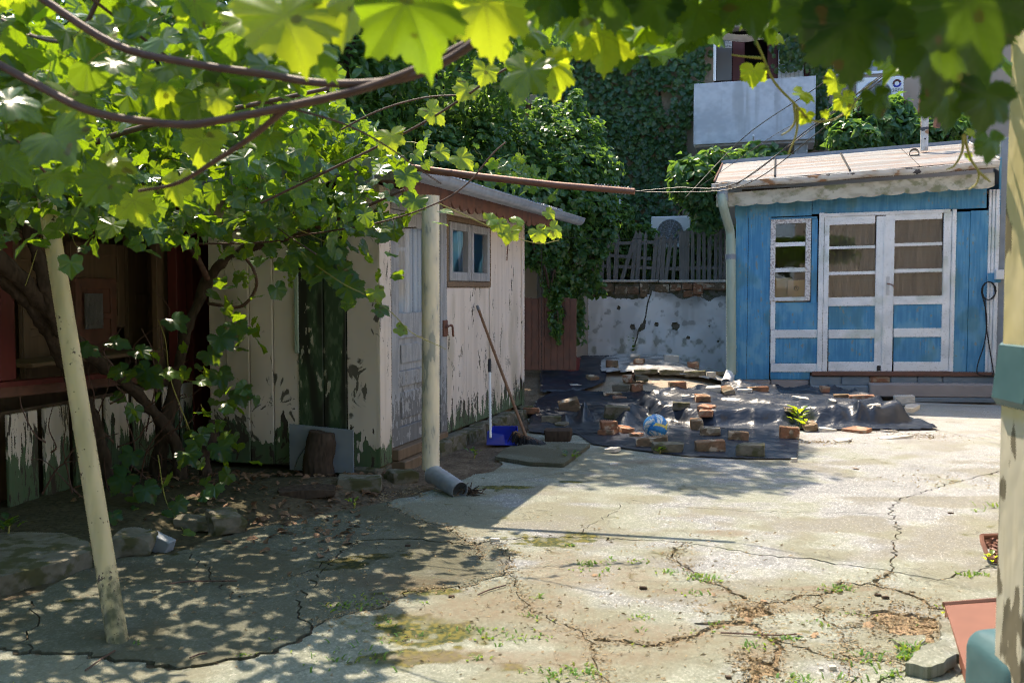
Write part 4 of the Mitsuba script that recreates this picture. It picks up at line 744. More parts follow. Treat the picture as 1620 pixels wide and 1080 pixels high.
wire('second wire sagging just below the first from the rusty pipe end', [rb, at(1075, 304, 6.3), at(1180, 292, 6.05), at(1300, 205, 5.7), at(1460, 70, 5.3)], .003)
wire('cable crossing the balcony front up to the right into the vine', [at(1085, 312, 13), at(1180, 215, 13), at(1290, 140, 11.5), at(1400, 60, 10)], .006)
wire('cable crossing over the blue shed roof up to the right', [at(1165, 292, 12.6), at(1290, 200, 12.4), at(1360, 145, 11.5), at(1440, 85, 10)], .006)
wire('thin cable in front of the lower balcony edge', [at(1100, 300, 13.5), at(1240, 205, 13), at(1300, 190, 12), at(1420, 110, 10)], .004)
wire('thin pale line hanging straight down behind the cream shed', [at(857, 352, 11.9), at(857, 480, 11.9), at(857, 610, 11.9)], .004)
wire('thin line from the cream shed to the picket fence', [at(830, 365, 11), at(920, 377, 13), at(1075, 377, 15.3)], .003)

# right-hand post with teal band and base
pst = thing('porch_post', 'cream porch post with teal band at the right edge of the picture', 'post')
def oct_prism(cx, cy, w, z0, z1, ch):
    return cbox((cx - w / 2, cy - w / 2, z0), (cx + w / 2, cy + w / 2, z1), ch)
pc = (1.622, 3.0)
pm = oct_prism(*pc, .20, 0, 2.6, .02)
for _ in range(3): pm = pm.subdivide()
v = np.array(pm.vertices); v[:, :2] += .012 * (np.stack([meshkit.fbm(v * [9, 9, 3], 3, 1), meshkit.fbm(v * [9, 9, 3], 3, 2)], -1) - .5); pm.vertices = v
put(pst + '__shaft', pm, 'post_stucco', smooth=30)
put(pst + '__band', rot_about(oct_prism(0, 0, .232, -.10, .105, .02), trimesh.transformations.euler_matrix(0, .12, 0)[:3, :3], np.array([pc[0], pc[1], 1.125])), 'paint_teal', label='teal painted band')
bs = oct_prism(1.665, 3.08, .36, -.02, .275, .05)
for _ in range(4): bs = bs.subdivide()
trimesh.smoothing.filter_laplacian(bs, iterations=25)
v = np.array(bs.vertices); v += .012 * (np.stack([meshkit.fbm(v * 7, 3, k) for k in range(3)], -1) - .5); bs.vertices = v
put(pst + '__base', bs, 'paint_teal', smooth=40, label='rounded teal base of the post')
st = thing('terracotta_step', 'flat terracotta red step behind the post at lower right', 'step')
sp = [on_z(1495, 957, .05), on_z(1580, 951, .05), on_z(1700, 940, .05), on_z(1720, 1080, .05), on_z(1536, 1085, .05)]
put(st + '__slab', extrude(Polygon([q_[:2] for q_ in sp]), -.03, .05), 'terracotta')
(ea, eb) = sp[0], sp[2]; put(st + '__edging', tube([ea + [0, .012, .0], eb + [0, .012, .0]], .012, 6), 'trim_brown')
# rusty ribbed grate leaning by the post
gr = thing('rusty_tray', 'rusty brown ribbed metal tray lying beside the post', 'tray')
gp = [on_z(1553, 847, .10), on_z(1556, 862, .07), on_z(1574, 886, .02), on_z(1640, 886, .02), on_z(1640, 847, .10)]
put(gr + '__rim', tube(curve(gp + gp[:1], 40), .012, 6), 'rust')
c0 = on_z(1590, 868, .03)
for k in range(7):
    y_ = 849 + k * 5.2; za = .085 - .009 * k; pts = [on_z(1555 + k * 2.6 + j * 6, y_ + 2.2 * math.sin(j * 1.9 + k), za) for j in range(14)]
    put(gr + '__rib', tube(curve(pts, 40), .010, 5), 'rust')
put(gr + '__bottom', extrude(Polygon([on_z(x, y)[:2] for x, y in ((1558, 852), (1575, 886), (1640, 886), (1640, 850))]), .0, .012), 'trim_brown')
# ---------------------------------------------------------------- black plastic sheets
def gp_(*pts): return Polygon([tuple(on_z(x, y, z)[:2]) for x, y, z in pts])
MOUND = Polygon([(1.55, 10.35), (2.1, 9.98), (2.75, 9.92), (3.6, 9.9), (4.02, 10.0), (4.08, 10.9), (3.75, 11.9), (3.0, 12.2), (2.0, 11.9), (1.45, 11.3)])
def sdist(poly, x, y, close=True):
    """Signed distance into a polygon."""
    import shapely
    p = shapely.points(np.asarray(x, float).ravel(), np.asarray(y, float).ravel()); d = shapely.distance(poly.exterior, p); return np.where(shapely.contains(poly, p), d, -d).reshape(np.shape(x))
def ridge(p, seed): n = meshkit.noise(p, seed); return 1 - np.abs(2 * n - 1)
mx, my = np.arange(-.6, 5.2, .02), np.arange(7.6, 15.6, .02)
MX, MY = np.meshgrid(mx, my, indexing='ij'); Q = np.stack([MX, MY, MX * 0], -1)
wx = meshkit.fbm(Q * 2.2, 3, 4) - .5; wy = meshkit.fbm(Q * 2.2, 3, 9) - .5; Qw = Q + np.stack([wx, wy, wx * 0], -1) * .8
sd = sdist(MOUND, MX, MY); md = sstep(-.06, .10, sd + .14 * wx * 2)
crease = ridge(Qw * [1.3, 2.2, 1], 1) ** 1.6 * .060 + ridge(Qw * [2.9, 4.4, 1] + 7, 2) ** 1.4 * .030 + ridge(Qw * [7, 9, 1] + 3, 5) * .010 - .03
fold = np.exp(-((MX - 1.15 - .25 * (MY - 10)) / .10) ** 2 - ((MY - 10.35) / .55) ** 2) * .14 + np.exp(-((MX - .72 - .1 * (MY - 10)) / .06) ** 2 - ((MY - 10.4) / .3) ** 2) * .16 + np.exp(-((MX - .55) / .05) ** 2 - ((MY - 10.2) / .2) ** 2) * .08
front = sstep(.30, .0, sd) * sstep(-.12, .05, sd)
HT = .012 + md * (.155 + .05 * (meshkit.fbm(Q * 1.7, 2, 8) - .5)) + crease * (.55 + .7 * front + .35 * md) + fold * 1.15 + front * .05 * ridge(Qw * [3, 1.2, 1], 12) ** 3
flat = sstep(9.75, 9.5, MY) * (1 - md); HT = HT * (1 - .75 * flat) + .005
HT = HT + terrain(MX, MY)
def tarp_h(x, y):
    i = int(np.clip(round((float(x) + .6) / .02), 0, len(mx) - 1)); j = int(np.clip(round((float(y) - 7.6) / .02), 0, len(my) - 1)); return HT[i, j] + (.05 if in_old(float(x), float(y)) else 0)
D_ = Polygon([(1.22, 13.75), (1.8, 13.68), (2.6, 13.55), (3.1, 13.6), (3.2, 14.9), (2.4, 15.25), (1.6, 15.2), (1.3, 14.6)])
def in_old(x, y): return D_.contains(Point(x, y))
def sheet(poly, lift=0.0, zf=None):
    ins = sdist(poly, MX, MY); jag = .02 * (meshkit.fbm(Q * 12, 2, 6) - .5); keep = ins + jag > 0
    k = keep[:-1, :-1] & keep[1:, :-1] & keep[:-1, 1:] & keep[1:, 1:]; i, j = np.nonzero(k); m = len(my); a = i * m + j
    z = HT + lift; z = np.where(ins < .06, np.minimum(z, terrain(MX, MY) + .012 + lift + sstep(0, .07, ins) * (z - terrain(MX, MY))), z)
    t = trimesh.Trimesh(np.stack([MX, MY, z], -1).reshape(-1, 3), np.vstack([np.stack([a, a + m, a + m + 1], 1), np.stack([a, a + m + 1, a + 1], 1)]), process=False); t.remove_unreferenced_vertices(); return t
A_ = gp_((905, 682, 0), (935, 704, 0), (1000, 713, 0), (1085, 723, 0), (1180, 727, 0), (1264, 727, 0), (1266, 698, 0), (1240, 672, 0), (1100, 660, 0), (940, 655, 0))
solo('plastic_sheet', sheet(A_), 'tarp', 'flat black plastic sheet under the nearest bricks and the ball', 'plastic sheet', 'black plastic sheets', smooth=True)
B_ = Polygon([(.14, 9.55), (.35, 9.35), (.8, 9.45), (1.3, 9.62), (1.62, 9.85), (2.2, 9.74), (2.9, 9.70), (3.75, 9.68), (4.22, 9.75), (4.28, 10.6), (4.0, 11.6), (3.6, 12.1), (3.1, 12.75), (2.6, 13.05), (2.35, 12.9), (1.9, 12.7), (1.2, 12.6), (.6, 12.9), (.3, 12.2), (.2, 10.9)])
solo('plastic_sheet', sheet(B_, .004), 'tarp', 'large rumpled black plastic sheet heaped in folds before the blue shed', 'plastic sheet', 'black plastic sheets', smooth=True)
L_ = Polygon([(.35, 12.6), (.9, 12.7), (1.25, 13.2), (1.35, 14.0), (1.6, 15.2), (.9, 15.4), (.4, 14.6)])
solo('plastic_sheet', sheet(L_, .02), 'tarp', 'dark plastic sheet lying in the shade towards the back wall', 'plastic sheet', 'black plastic sheets', smooth=True)
D_ = Polygon([(1.22, 13.75), (1.8, 13.68), (2.6, 13.55), (3.1, 13.6), (3.2, 14.9), (2.4, 15.25), (1.6, 15.2), (1.3, 14.6)])
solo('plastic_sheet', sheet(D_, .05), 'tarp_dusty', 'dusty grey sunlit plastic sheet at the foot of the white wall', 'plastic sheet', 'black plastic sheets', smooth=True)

# ---------------------------------------------------------------- loose bricks: centre x, foot y, seen width, seen height (pixels), look, words
BR = [
 (969, 582, 20, 12, 'brick', 'yellowish brick at the left end of the grey sheet by the white wall'),
 (1013, 578, 17, 11, 'brick', 'rusty orange brick with a pale stone leaning on it by the white wall'),
 (1063, 574, 24, 12, 'stone_pale', 'white-topped brick standing alone at the foot of the white wall'),
 (1099, 585, 18, 13, 'brick_orange', 'orange-topped brick at the right of the grey sheet near the blue shed'),
 (1105, 575, 16, 12, 'stone_moss', 'dark mossy brick behind the orange-topped brick by the white wall'),
 (1139, 573, 16, 8, 'brick', 'flat brown brick beside the blue shed downpipe by the white wall'),
 (1144, 583, 8, 10, 'stone_pale', 'small pale stone wedged beside the blue shed downpipe'),
 (1023, 596, 38, 8, 'stone_moss', 'first mossy brick from the left in the row edging the grey sheet'),
 (1063, 597, 40, 9, 'stone_moss', 'second mossy brick from the left in the row edging the grey sheet'),
 (1101, 597, 35, 9, 'stone_moss', 'third mossy brick from the left in the row edging the grey sheet'),
 (1126, 597, 14, 9, 'stone_pale', 'short pale half brick fourth in the row edging the grey sheet'),
 (1141, 597, 11, 9, 'brick', 'short brick at the right end of the row edging the grey sheet'),
 (938, 605, 16, 11, 'brick', 'brown brick lying alone in the shade left of the dark bricks'),
 (997, 606, 15, 14, 'brick', 'upright dark red brick beside a rounded grey stone'),
 (1015, 604, 20, 11, 'stone_moss', 'rounded grey stone beside the upright dark red brick'),
 (983, 620, 28, 12, 'stone_moss', 'long dark brick end to end with a brown one in the shade'),
 (1008, 621, 19, 15, 'brick', 'brown brick at the right end of the long dark brick'),
 (970, 626, 30, 5, 'brick', 'flat broken tile in the shade left of the folds'),
 (981, 632, 23, 6, 'brick_orange', 'thin orange tile piece overlapping the flat broken tile'),
 (1073, 613, 27, 13, 'brick', 'yellowish brick on the bare ground below the grey sheet'),
 (904, 652, 34, 22, 'brick', 'large tilted brown brick against the upright plastic folds'),
 (976, 664, 41, 23, 'stone_moss', 'mossy pitted block behind the ball to its left'),
 (1079, 651, 28, 14, 'stone_moss', 'pale-topped brick in the middle of the smooth sheet'),
 (1121, 651, 23, 11, 'brick_orange', 'flat orange-topped brick at the foot of the black fold'),
 (1114, 637, 24, 14, 'brick', 'dark yellowish brick just above the black fold'),
 (1131, 621, 24, 10, 'stone_pale', 'flat pale brick left of the shed spout'),
 (1154, 626, 20, 14, 'brick', 'tilted brown brick below the mouth of the shed spout'),
 (1201, 621, 34, 10, 'brick', 'long brick lying at the base of the blue shed corner'),
 (1180, 623, 24, 8, 'stone_pale', 'pale stone flake beside the long brick at the blue shed corner'),
 (1105, 682, 20, 21, 'brick', 'brick standing on end right of the ball'),
 (1121, 673, 23, 14, 'brick_orange', 'orange-topped brick behind the brick that stands on end'),
 (1126, 690, 33, 15, 'brick', 'dark brick lying in front of the brick that stands on end'),
 (1170, 697, 33, 16, 'brick', 'red-brown brick alone on the flat sheet'),
 (1126, 715, 48, 20, 'brick', 'long dark brick near the front edge of the flat sheet'),
 (1190, 723, 46, 23, 'stone_moss', 'mossy grey brick at the front right of the flat sheet'),
 (1251, 695, 31, 22, 'brick', 'brown brick at the right edge of the flat sheet'),
 (1253, 670, 18, 10, 'brick', 'small brick behind the leafy weed'),
 (1286, 681, 22, 14, 'brick', 'small brown brick right of the leafy weed'),
 (1059, 717, 52, 18, 'stone_moss', 'long rough brick at the front edge left of the flat sheet'),
 (1034, 708, 52, 18, 'brick', 'yellowish brick in front of the ball'),
 (964, 689, 26, 13, 'brick', 'dark lower brick of the pair stacked left of the ball'),
 (990, 686, 22, 13, 'brick', 'brown brick between the stacked pair and the ball'),
 (1008, 692, 18, 8, 'brick_orange', 'reddish chip of brick tucked against the ball'),
 (872, 671, 32, 14, 'stone_moss', 'dark mossy brick in the shade behind the broom'),
 (841, 656, 26, 12, 'brick', 'dark brick against the foot of the cream shed'),
 (1334, 631, 24, 8, 'brick', 'yellowish half brick end to end with the orange one on the heap'),
 (1366, 632, 40, 8, 'brick_orange', 'bright orange brick on top of the black heap by the steps'),
 (1434, 639, 31, 14, 'stone_pale', 'pale brick at the right end of the black heap by the steps'),
 (1308, 622, 13, 12, 'brick_orange', 'small orange brick piece standing against the shed plinth'),
]
BZ = {}
for k, (cx, by, w, h, mt, words) in enumerate(BR):
    r = np.random.default_rng(900 + k); p = ground_hit(cx, by - 1, tarp_h); D = p[1]; wm = w * D / F_PX; el = math.atan2(CAM_H - p[2], D)
    if wm < .17: dep, hm = .20 if h > 9 else .12, h * D / F_PX
    else: dep, hm = .125, h * D / F_PX
    hm = float(np.clip(hm - dep * math.tan(el) * .85, .03, .16)); wm = min(wm, .34)
    a = r.normal() * (.10 if wm > .2 else .2) + math.atan2(p[0], p[1]) * -.6
    m = rough_block(wm * .97, dep, hm, 900 + k, .007 if mt != 'stone_moss' else .012, cut=w > 14)
    ex = trimesh.transformations.euler_matrix(r.normal() * .05, r.normal() * .06, 0)[:3, :3]
    if 'tilted' in words: ex = trimesh.transformations.euler_matrix(.25, -.28, 0)[:3, :3]
    c = p + np.array([0, dep * .5, 0]); zb = max(min(p[2], tarp_h(c[0], c[1])), tarp_h(c[0], c[1]) - .03)
    rot_about(m, rotz(a) @ ex, [c[0], c[1], zb - .004]); BZ[k] = (c, zb, hm, dep)
    solo('brick', m, mt, words, 'brick', 'loose bricks weighing down the black plastic', smooth=40)
# the upper brick of the stacked pair
c, zb, hm, dep = BZ[40]; m = rough_block(.155, .12, .075, 77, .009); rot_about(m, rotz(.1), [c[0], c[1] + .0, zb + hm - .006]); solo('brick', m, 'brick', 'upper brown brick of the pair stacked left of the ball', 'brick', 'loose bricks weighing down the black plastic', smooth=40)
# flat stones and tiles
FLAT = [(969, 716, 26, .10, .03, 'stone_pale', 'thin stone flake at the front left of the flat sheet'), (1362, 686, 48, .20, .035, 'brick_orange', 'tan broken roof tile in front of the black heap'), (1311, 685, 28, .14, .035, 'stone_pale', 'pale broken stone between the weed and the tan tile'),
        (1334, 700, 34, .17, .014, 'stone_pale', 'flat grey-white stone flake on the sunlit concrete'), (1409, 685, 26, .10, .02, 'stone_pale', 'thin pale flake below the right end of the heap'), (1316, 640, 14, .07, .05, 'stone_pale', 'small pale stone upright on the black heap'),
        (1446, 650, 26, .10, .06, 'stone_pale', 'pinkish pale slab piece leaning at the end of the heap'), (1272, 633, 34, .10, .02, 'stone_pale', 'long pale flake on the back of the heap left of the orange piece'), (1385, 644, 24, .08, .02, 'stone_pale', 'thin pale strip of stone on the front of the heap'),
        (888, 676, 24, .14, .03, 'stone_moss', 'mossy flake near the broom at the left of the sheet'), (1006, 570, 15, .10, .09, 'stone_pale', 'pale stone leaning on the rusty orange brick'), (914, 613, 26, .12, .03, 'stone_pale', 'flat pale flake in the shade on the dark sheet'),
        (880, 598, 16, .1, .02, 'stone_pale', 'pale scrap left of the brown brick in the shade'), (1258, 732, 12, .05, .03, 'stone_pale', 'small pale pebble at the right front corner of the flat sheet'), (971, 738, 13, .05, .02, 'stone_pale', 'white pebble on the shaded concrete below the sheet'),
        (1092, 628, 22, .12, .012, 'stone_pale', 'thin pale flake beside the dark yellowish brick'), (1138, 714, 14, .05, .02, 'stone_pale', 'pale chip leaning on the long dark front brick'), (1425, 697, 60, .14, .02, 'stone_pale', 'long pale broken edge of concrete in front of the heap')]
for k, (cx, by, w, dep, th, mt, words) in enumerate(FLAT):
    p = ground_hit(cx, by - 1, tarp_h if by < 732 and cx < 1300 or by < 660 else terrain); wm = w * p[1] / F_PX; r = np.random.default_rng(k + 50)
    n_ = 9; a = np.sort(r.random(n_)) * 2 * np.pi; rad = 1 + .3 * (r.random(n_) - .5); m = extrude(Polygon(np.stack([wm / 2 * rad * np.cos(a), dep / 2 * rad * np.sin(a)], 1)).convex_hull, 0, th)
    rot_about(m, trimesh.transformations.euler_matrix(r.normal() * .1 + (.5 if 'leaning' in words or 'upright' in words else .04), r.normal() * .12, 0)[:3, :3], p + [0, dep / 2, -.002]); solo('stone_flake', m, mt, words, 'stone', 'broken stones and tiles about the sheets')
# low mossy timber/kerb left of the flat sheet
solo('kerb_block', rot_about(rough_block(.24, .2, .11, 61, .014), rotz(-.1), ground_hit(884, 699) + [0, .1, -.01]), 'bark', 'dark block at the left edge of the flat sheet behind the concrete plate', 'block', smooth=40)

# ---------------------------------------------------------------- ball
bp = ground_hit(1040, 699, tarp_h); bc = np.array([bp[0], bp[1] + .12, 0.0]); bc[2] = tarp_h(bc[0], bc[1]) + .125
ico = trimesh.creation.icosphere(5, .112); v = np.array(ico.vertices); n = unit(v); R = trimesh.transformations.euler_matrix(.5, .35, .4)[:3, :3]; q = n @ R
ax = np.argmax(np.abs(q), 1); k1 = q[np.arange(len(q)), (ax + 1) % 3] / np.abs(q).max(1); k2 = q[np.arange(len(q)), (ax + 2) % 3] / np.abs(q).max(1)
curv = k1 + .25 * k2 * k2; strip = np.floor((curv + 1.2) / .62); fr = (curv + 1.2) / .62 - strip
col = np.where((strip == 1)[:, None], [.62, .66, .66], np.where((strip % 2 == 0)[:, None], [.03, .22, .55], [.70, .62, .16]))
sw = np.abs(((k1 * 2.2 + k2 * 1.1 + .3 * np.sin(k2 * 4)) % 1) - .5) < .12; col = np.where((sw & (strip == 1))[:, None], [.05, .33, .62], col)
dirt = meshkit.fbm(n * 4, 3, 2)[:, None]; col = col * (.55 + .7 * dirt)
seam = (np.minimum(fr, 1 - fr) < .05) | (np.abs(np.abs(k1) - 1) < .02) | (np.abs(np.abs(k2) - 1) < .02)
ico.vertices = v * np.where(seam, .982, 1.0)[:, None] + bc
solo('ball', ico, 'ball_skin', 'worn blue white and yellow volleyball among the bricks', 'ball', smooth=True, color=col)

# ---------------------------------------------------------------- broom and dustpan
bt = F.pt(*F.hit(755, 484, .03), .03); bb_ = on_z(832, 690, .09); bf_ = bb_ + [.05, -.03, -.09]
br = thing('broom', 'brown-handled broom with black bristles leaning on the cream shed', 'broom')
put(br + '__handle', tube([bt, (bt + bb_) / 2 + [0, 0, -.006], bb_], [.013, .0135, .014], 10), 'stick', smooth=40); put(br + '__tip', tube([bt, bt + unit(bb_ - bt) * .05], .0145, 10), 'grey_plastic')
hd = unit([.85, -.5, -.28]); sd_ = unit(np.cross(hd, [0, 0, 1])); up_ = np.cross(sd_, hd); hc = bb_ + [.02, -.01, .0]
m = cbox((-.15, -.03, -.0), (.15, .03, .035), .01); m.vertices = m.vertices @ np.array([hd, sd_, unit(np.cross(hd, sd_)) * [1, 1, 1]]) * 1 + hc; m.fix_normals(); put(br + '__head', m, 'stick')
brs = []
r = np.random.default_rng(5); dn = unit(np.array([.12, -.15, -1.0]))
for k in range(420):
    a, b = r.uniform(-.145, .145), r.uniform(-.028, .028); s_ = hc + hd * a + sd_ * b; e_ = s_ + dn * .10 + hd * a * .35 + sd_ * b * 1.2 + r.normal(size=3) * .006; e_[2] = max(e_[2], .004); brs.append(tube([s_, (s_ + e_) / 2, e_], [.0035, .003, .0022], 4, False))
put(br + '__bristles', join(brs), 'black', kind='stuff')
dp_ = thing('dustpan', 'blue plastic dustpan with a long white handle against the cream shed', 'dustpan')
db = on_z(792, 708, .0); dt = at(774.5, 573, 9.05); ds = at(776, 692, 8.72)
put(dp_ + '__handle', tube([ds, dt], .0125, 10), 'white_plastic', smooth=40); put(dp_ + '__grip', tube([dt - unit(dt - ds) * .10, dt - unit(dt - ds) * .02, dt + unit(dt - ds) * .03], [.015, .018, .014], 10), 'black', smooth=40)
P0 = on_z(770, 705); 
pan = lambda a, b, z: P0 + np.array([.27 * a, .0, 0]) + np.array([.05, .0, 0]) * 0 + np.array([.03 * b, .22 * b, 0]) * 1 + np.array([0, 0, z])
def panel(p, t=.004): p = np.array(p); n = unit(np.cross(p[1] - p[0], p[2] - p[0])); return trimesh.convex.convex_hull(np.vstack([p - n * t / 2, p + n * t / 2]))
put(dp_ + '__pan', join([panel([pan(0, 0, .01), pan(1, 0, .004), pan(.95, 1, .02), pan(.05, 1, .02)]), panel([pan(.05, 1, .02), pan(.95, 1, .02), pan(.9, .95, .15), pan(.1, .95, .15)]), panel([pan(0, 0, .01), pan(.05, 1, .02), pan(.1, .95, .15), pan(.0, .1, .12)]), panel([pan(1, 0, .01), pan(.95, 1, .02), pan(.9, .95, .15), pan(1, .1, .05)]), panel([pan(0, 0, .01), pan(.0, .1, .12), pan(.55, .04, .10), pan(.62, 0, .01)])]), 'blue_plastic')

# ---------------------------------------------------------------- concrete plate, stump, grey sheet, kerb stones
pl = [on_z(x, y, .03)[:2] for x, y in ((784, 722), (800, 708), (858, 699), (935, 702), (892, 733), (840, 731))]
solo('concrete_plate', extrude(ragged(Polygon(pl), .03, .012, 9), .004, .032), 'concrete_old_shaded', 'pale concrete plate lying in front of the broom', 'slab')
g0, g1 = S.hit(457, 700, .12), S.hit(558, 700, .12); bz = .0
gs = Polygon([(g0[0], .02), (g1[0], .02), (g1[0], .345), (g0[0], .37)]); m = pextrude(S, gs.buffer(-.001), .10, .112)
cut = LineString([S.hit(488, 686, .12), S.hit(484, 705, .12), S.hit(472, 722, .12), S.hit(464, 742, .12)]).buffer(.004)
gp2 = gs.difference(cut); sh = thing('metal_sheet', 'cracked grey sheet leaning on the dark boards of the cream shed', 'sheet')
for g in getattr(gp2, 'geoms', [gp2]): put(sh + '__piece', pextrude(S, g, .10, .112), 'sheet_grey')
sp_ = at(503, 700, 7.35); spx = np.array([sp_[0], 7.35, 0])
m = tube([spx + [0, 0, -.03], spx + [.0, 0, .1], spx + [.02, .02, .26], spx + [.03, .02, .33]], [.13, .115, .11, .095], 16); 
for _ in range(2): m = m.subdivide()
v = np.array(m.vertices); v += .035 * (np.stack([meshkit.fbm(v * 9, 3, k) for k in range(3)], -1) - .5); m.vertices = v; solo('tree_stump', m, 'bark', 'dark old stump before the grey sheet', 'stump', smooth=50)
m = extrude(Polygon(gpx((-60, 868), (20, 862), (100, 864), (140, 878), (146, 893), (100, 912), (40, 928), (-60, 950))).buffer(-.01).buffer(.01), -.02, .075)
solo('stone_slab', m, 'stone_moss', 'mossy flat stone slab at the lower left edge', 'slab')
stone_at('edging_stone', 'mossy pale edging stone just right of the leaning pole', 'stone', 204, 880, .19, .18, .12, 71, ang=.15, amp=.03)
stone_at('edging_stone', 'bluish grey stone tilted against the edging stone by the pole', 'stone', 243, 868, .16, .07, .09, 72, 'sheet_grey', ang=-.25, tilty=.35, amp=.004)
stone_at('edging_stone', 'rounded mossy stone at the right end of the vine bed', 'stone', 352, 846, .18, .17, .13, 73, ang=.5, amp=.035)
stone_at('edging_stone', 'low dark stone behind the rounded mossy stone', 'stone', 305, 838, .2, .14, .08, 74, amp=.03)
stone_at('corner_stone', 'rough mossy stone under the corner of the cream shed', 'stone', 565, 775, .30, .2, .09, 75, ang=.1, amp=.02)
stone_at('corner_stone', 'broken stone beside the cream shed corner behind the spout', 'stone', 632, 762, .2, .16, .08, 76, ang=.6, amp=.02)
stone_at('corner_stone', 'low dark stone heap before the dark boards', 'stone', 480, 785, .36, .2, .05, 77, 'bark', ang=.2, amp=.02)
def shard(words, px_pts, th, z0, seed, tilt=(0, 0)):
    r = np.random.default_rng(seed); g = Polygon([on_z(x, y, .03)[:2] for x, y in px_pts]); ring = LineString(g.exterior.coords); n_ = int(ring.length / .03); P = np.array([ring.interpolate(k / n_, normalized=True).coords[0] for k in range(n_)]); P += r.normal(size=P.shape) * .005; g = Polygon(P).buffer(0); c = np.array(g.centroid.coords[0])
    m = extrude(g, 0, th); v = np.array(m.vertices); v[:, 2] += z0 + (v[:, 0] - c[0]) * tilt[0] + (v[:, 1] - c[1]) * tilt[1]; m.vertices = v; solo('broken_slab_piece', m, 'concrete', words, 'slab')
shard('raised broken concrete corner beside the terracotta step', [(1434, 1054), (1452, 1036), (1500, 1028), (1512, 1046), (1500, 1052), (1470, 1062)], .045, .012, 78, (.06, .10))
shard('long pale broken edge piece along the terracotta step', [(1484, 985), (1500, 980), (1512, 1000), (1528, 1040), (1500, 1030), (1490, 1010)], .035, .004, 79, (.0, .03))
shard('small triangular slab piece at the dirt patch by the step', [(1410, 1002), (1465, 998), (1458, 1014), (1432, 1018)], .02, -.004, 80, (.02, .02))
# small loose stones and clods one can pick out on the concrete
for k, (x, y, w, mt, words) in enumerate([(1318, 1060, 11, 'stone_pale', 'white pebble at the lower right between cracked slabs'), (1300, 1060, 6, 'stone_pale', 'tiny white pebble left of the larger white one'), (1390, 944, 9, 'bark', 'left of two small dark chips on the slab'), (1402, 948, 10, 'bark', 'right of two small dark chips on the slab'), (1018, 933, 11, 'bark', 'black lump on the concrete in the middle'), (645, 864, 8, 'bark', 'dark nut on the mossy slab edge'), (714, 946, 9, 'bark', 'dark chip on the dappled concrete'), (783, 857, 14, 'stone_pale', 'white stone chip on the crack in the shade'), (1505, 813, 8, 'bark', 'dark pebble far right near the post'), (1153, 1075, 9, 'bark', 'dark pebble at the bottom edge')]):
    stone_at('pebble', words, 'pebble', x, y, w * .0026 * (560 / max(330, y - 455)) * 1.0, w * .002, w * .0014, 200 + k, mt, amp=.002, group='loose pebbles on the concrete', sink=.001)
# ---------------------------------------------------------------- leaves
def grape_leaf(hi=True, seed=0):
    """A five-lobed toothed blade of unit half width: x across, y from the stalk to the tip, z up; with uv."""
    r = np.random.default_rng(seed); nb = 84 if hi else 30
    th = np.linspace(-np.pi, np.pi, nb, endpoint=False)
    key = np.radians([0, 27, 55, 82, 108, 138, 163, 180]); rad = np.array([1.10, .86, 1.0, .80, .90, .78, .56, .10]) * (1 + .05 * r.normal(size=8))
    b = np.interp(np.abs(th), key, rad); 
    teeth = 1 + (.07 if hi else .06) * (np.abs(((th * (15 if hi else 6) / np.pi) % 1) - .5) * 4 - 1) * (np.abs(th) < 2.9); b = b * teeth
    rings = (.0, .33, .66, 1.0) if hi else (0, 1.0); V = [[0, 0]]
    for q_ in rings[1:]: V += list(np.stack([np.sin(th) * b * q_, np.cos(th) * b * q_], 1))
    V = np.array(V); f = [[0, 1 + (i + 1) % nb, 1 + i] for i in range(nb)]
    for k in range(len(rings) - 2):
        o = 1 + k * nb
        for i in range(nb): j = (i + 1) % nb; f += [[o + i, o + j, o + nb + j], [o + i, o + nb + j, o + nb + i]]
    x, y = V[:, 0], V[:, 1]; rr = np.hypot(x, y); a = np.arctan2(x, y)
    fold = r.uniform(.10, .32); z = fold * np.abs(x) - r.uniform(.10, .3) * rr ** 2 * (y > 0) - .10 * rr ** 2 + .05 * np.sin(5 * a + r.uniform(0, 6)) * rr ** 2 + .035 * np.sin(11 * a + r.uniform(0, 6)) * rr ** 3
    return np.column_stack([x, y, z]), np.array(f), np.column_stack([x / 2 + .5, y / 2 + .5])
HI = [grape_leaf(True, k) for k in range(6)]; LO = [grape_leaf(False, 20 + k) for k in range(6)]
def small_leaf(kind, seed=0):
    """A far leaf of a few triangles."""
    r = np.random.default_rng(seed)
    if kind == 'ivy': P = np.array([[0, -.9], [.75, -.35], [.5, .1], [.85, .45], [.0, 1.0], [-.85, .45], [-.5, .1], [-.75, -.35]])
    else: P = np.array([[0, -.9], [.42, -.45], [.55, 0], [.36, .5], [0, 1.0], [-.36, .5], [-.55, 0], [-.42, -.45]])
    V = np.vstack([[0, 0], P]); z = .3 * np.abs(V[:, 0]) - .2 * V[:, 1] ** 2; return np.column_stack([V, z]), np.array([[0, 1 + i, 1 + (i + 1) % len(P)] for i in range(len(P))])
def oriented(n, tip):
    """Rotation matrices with the blade's normal n and its tip towards tip."""
    n = unit(n); t = tip - n * (tip * n).sum(-1, keepdims=True); t = unit(t + 1e-6); x = np.cross(t, n); return np.stack([x, t, n], -1)
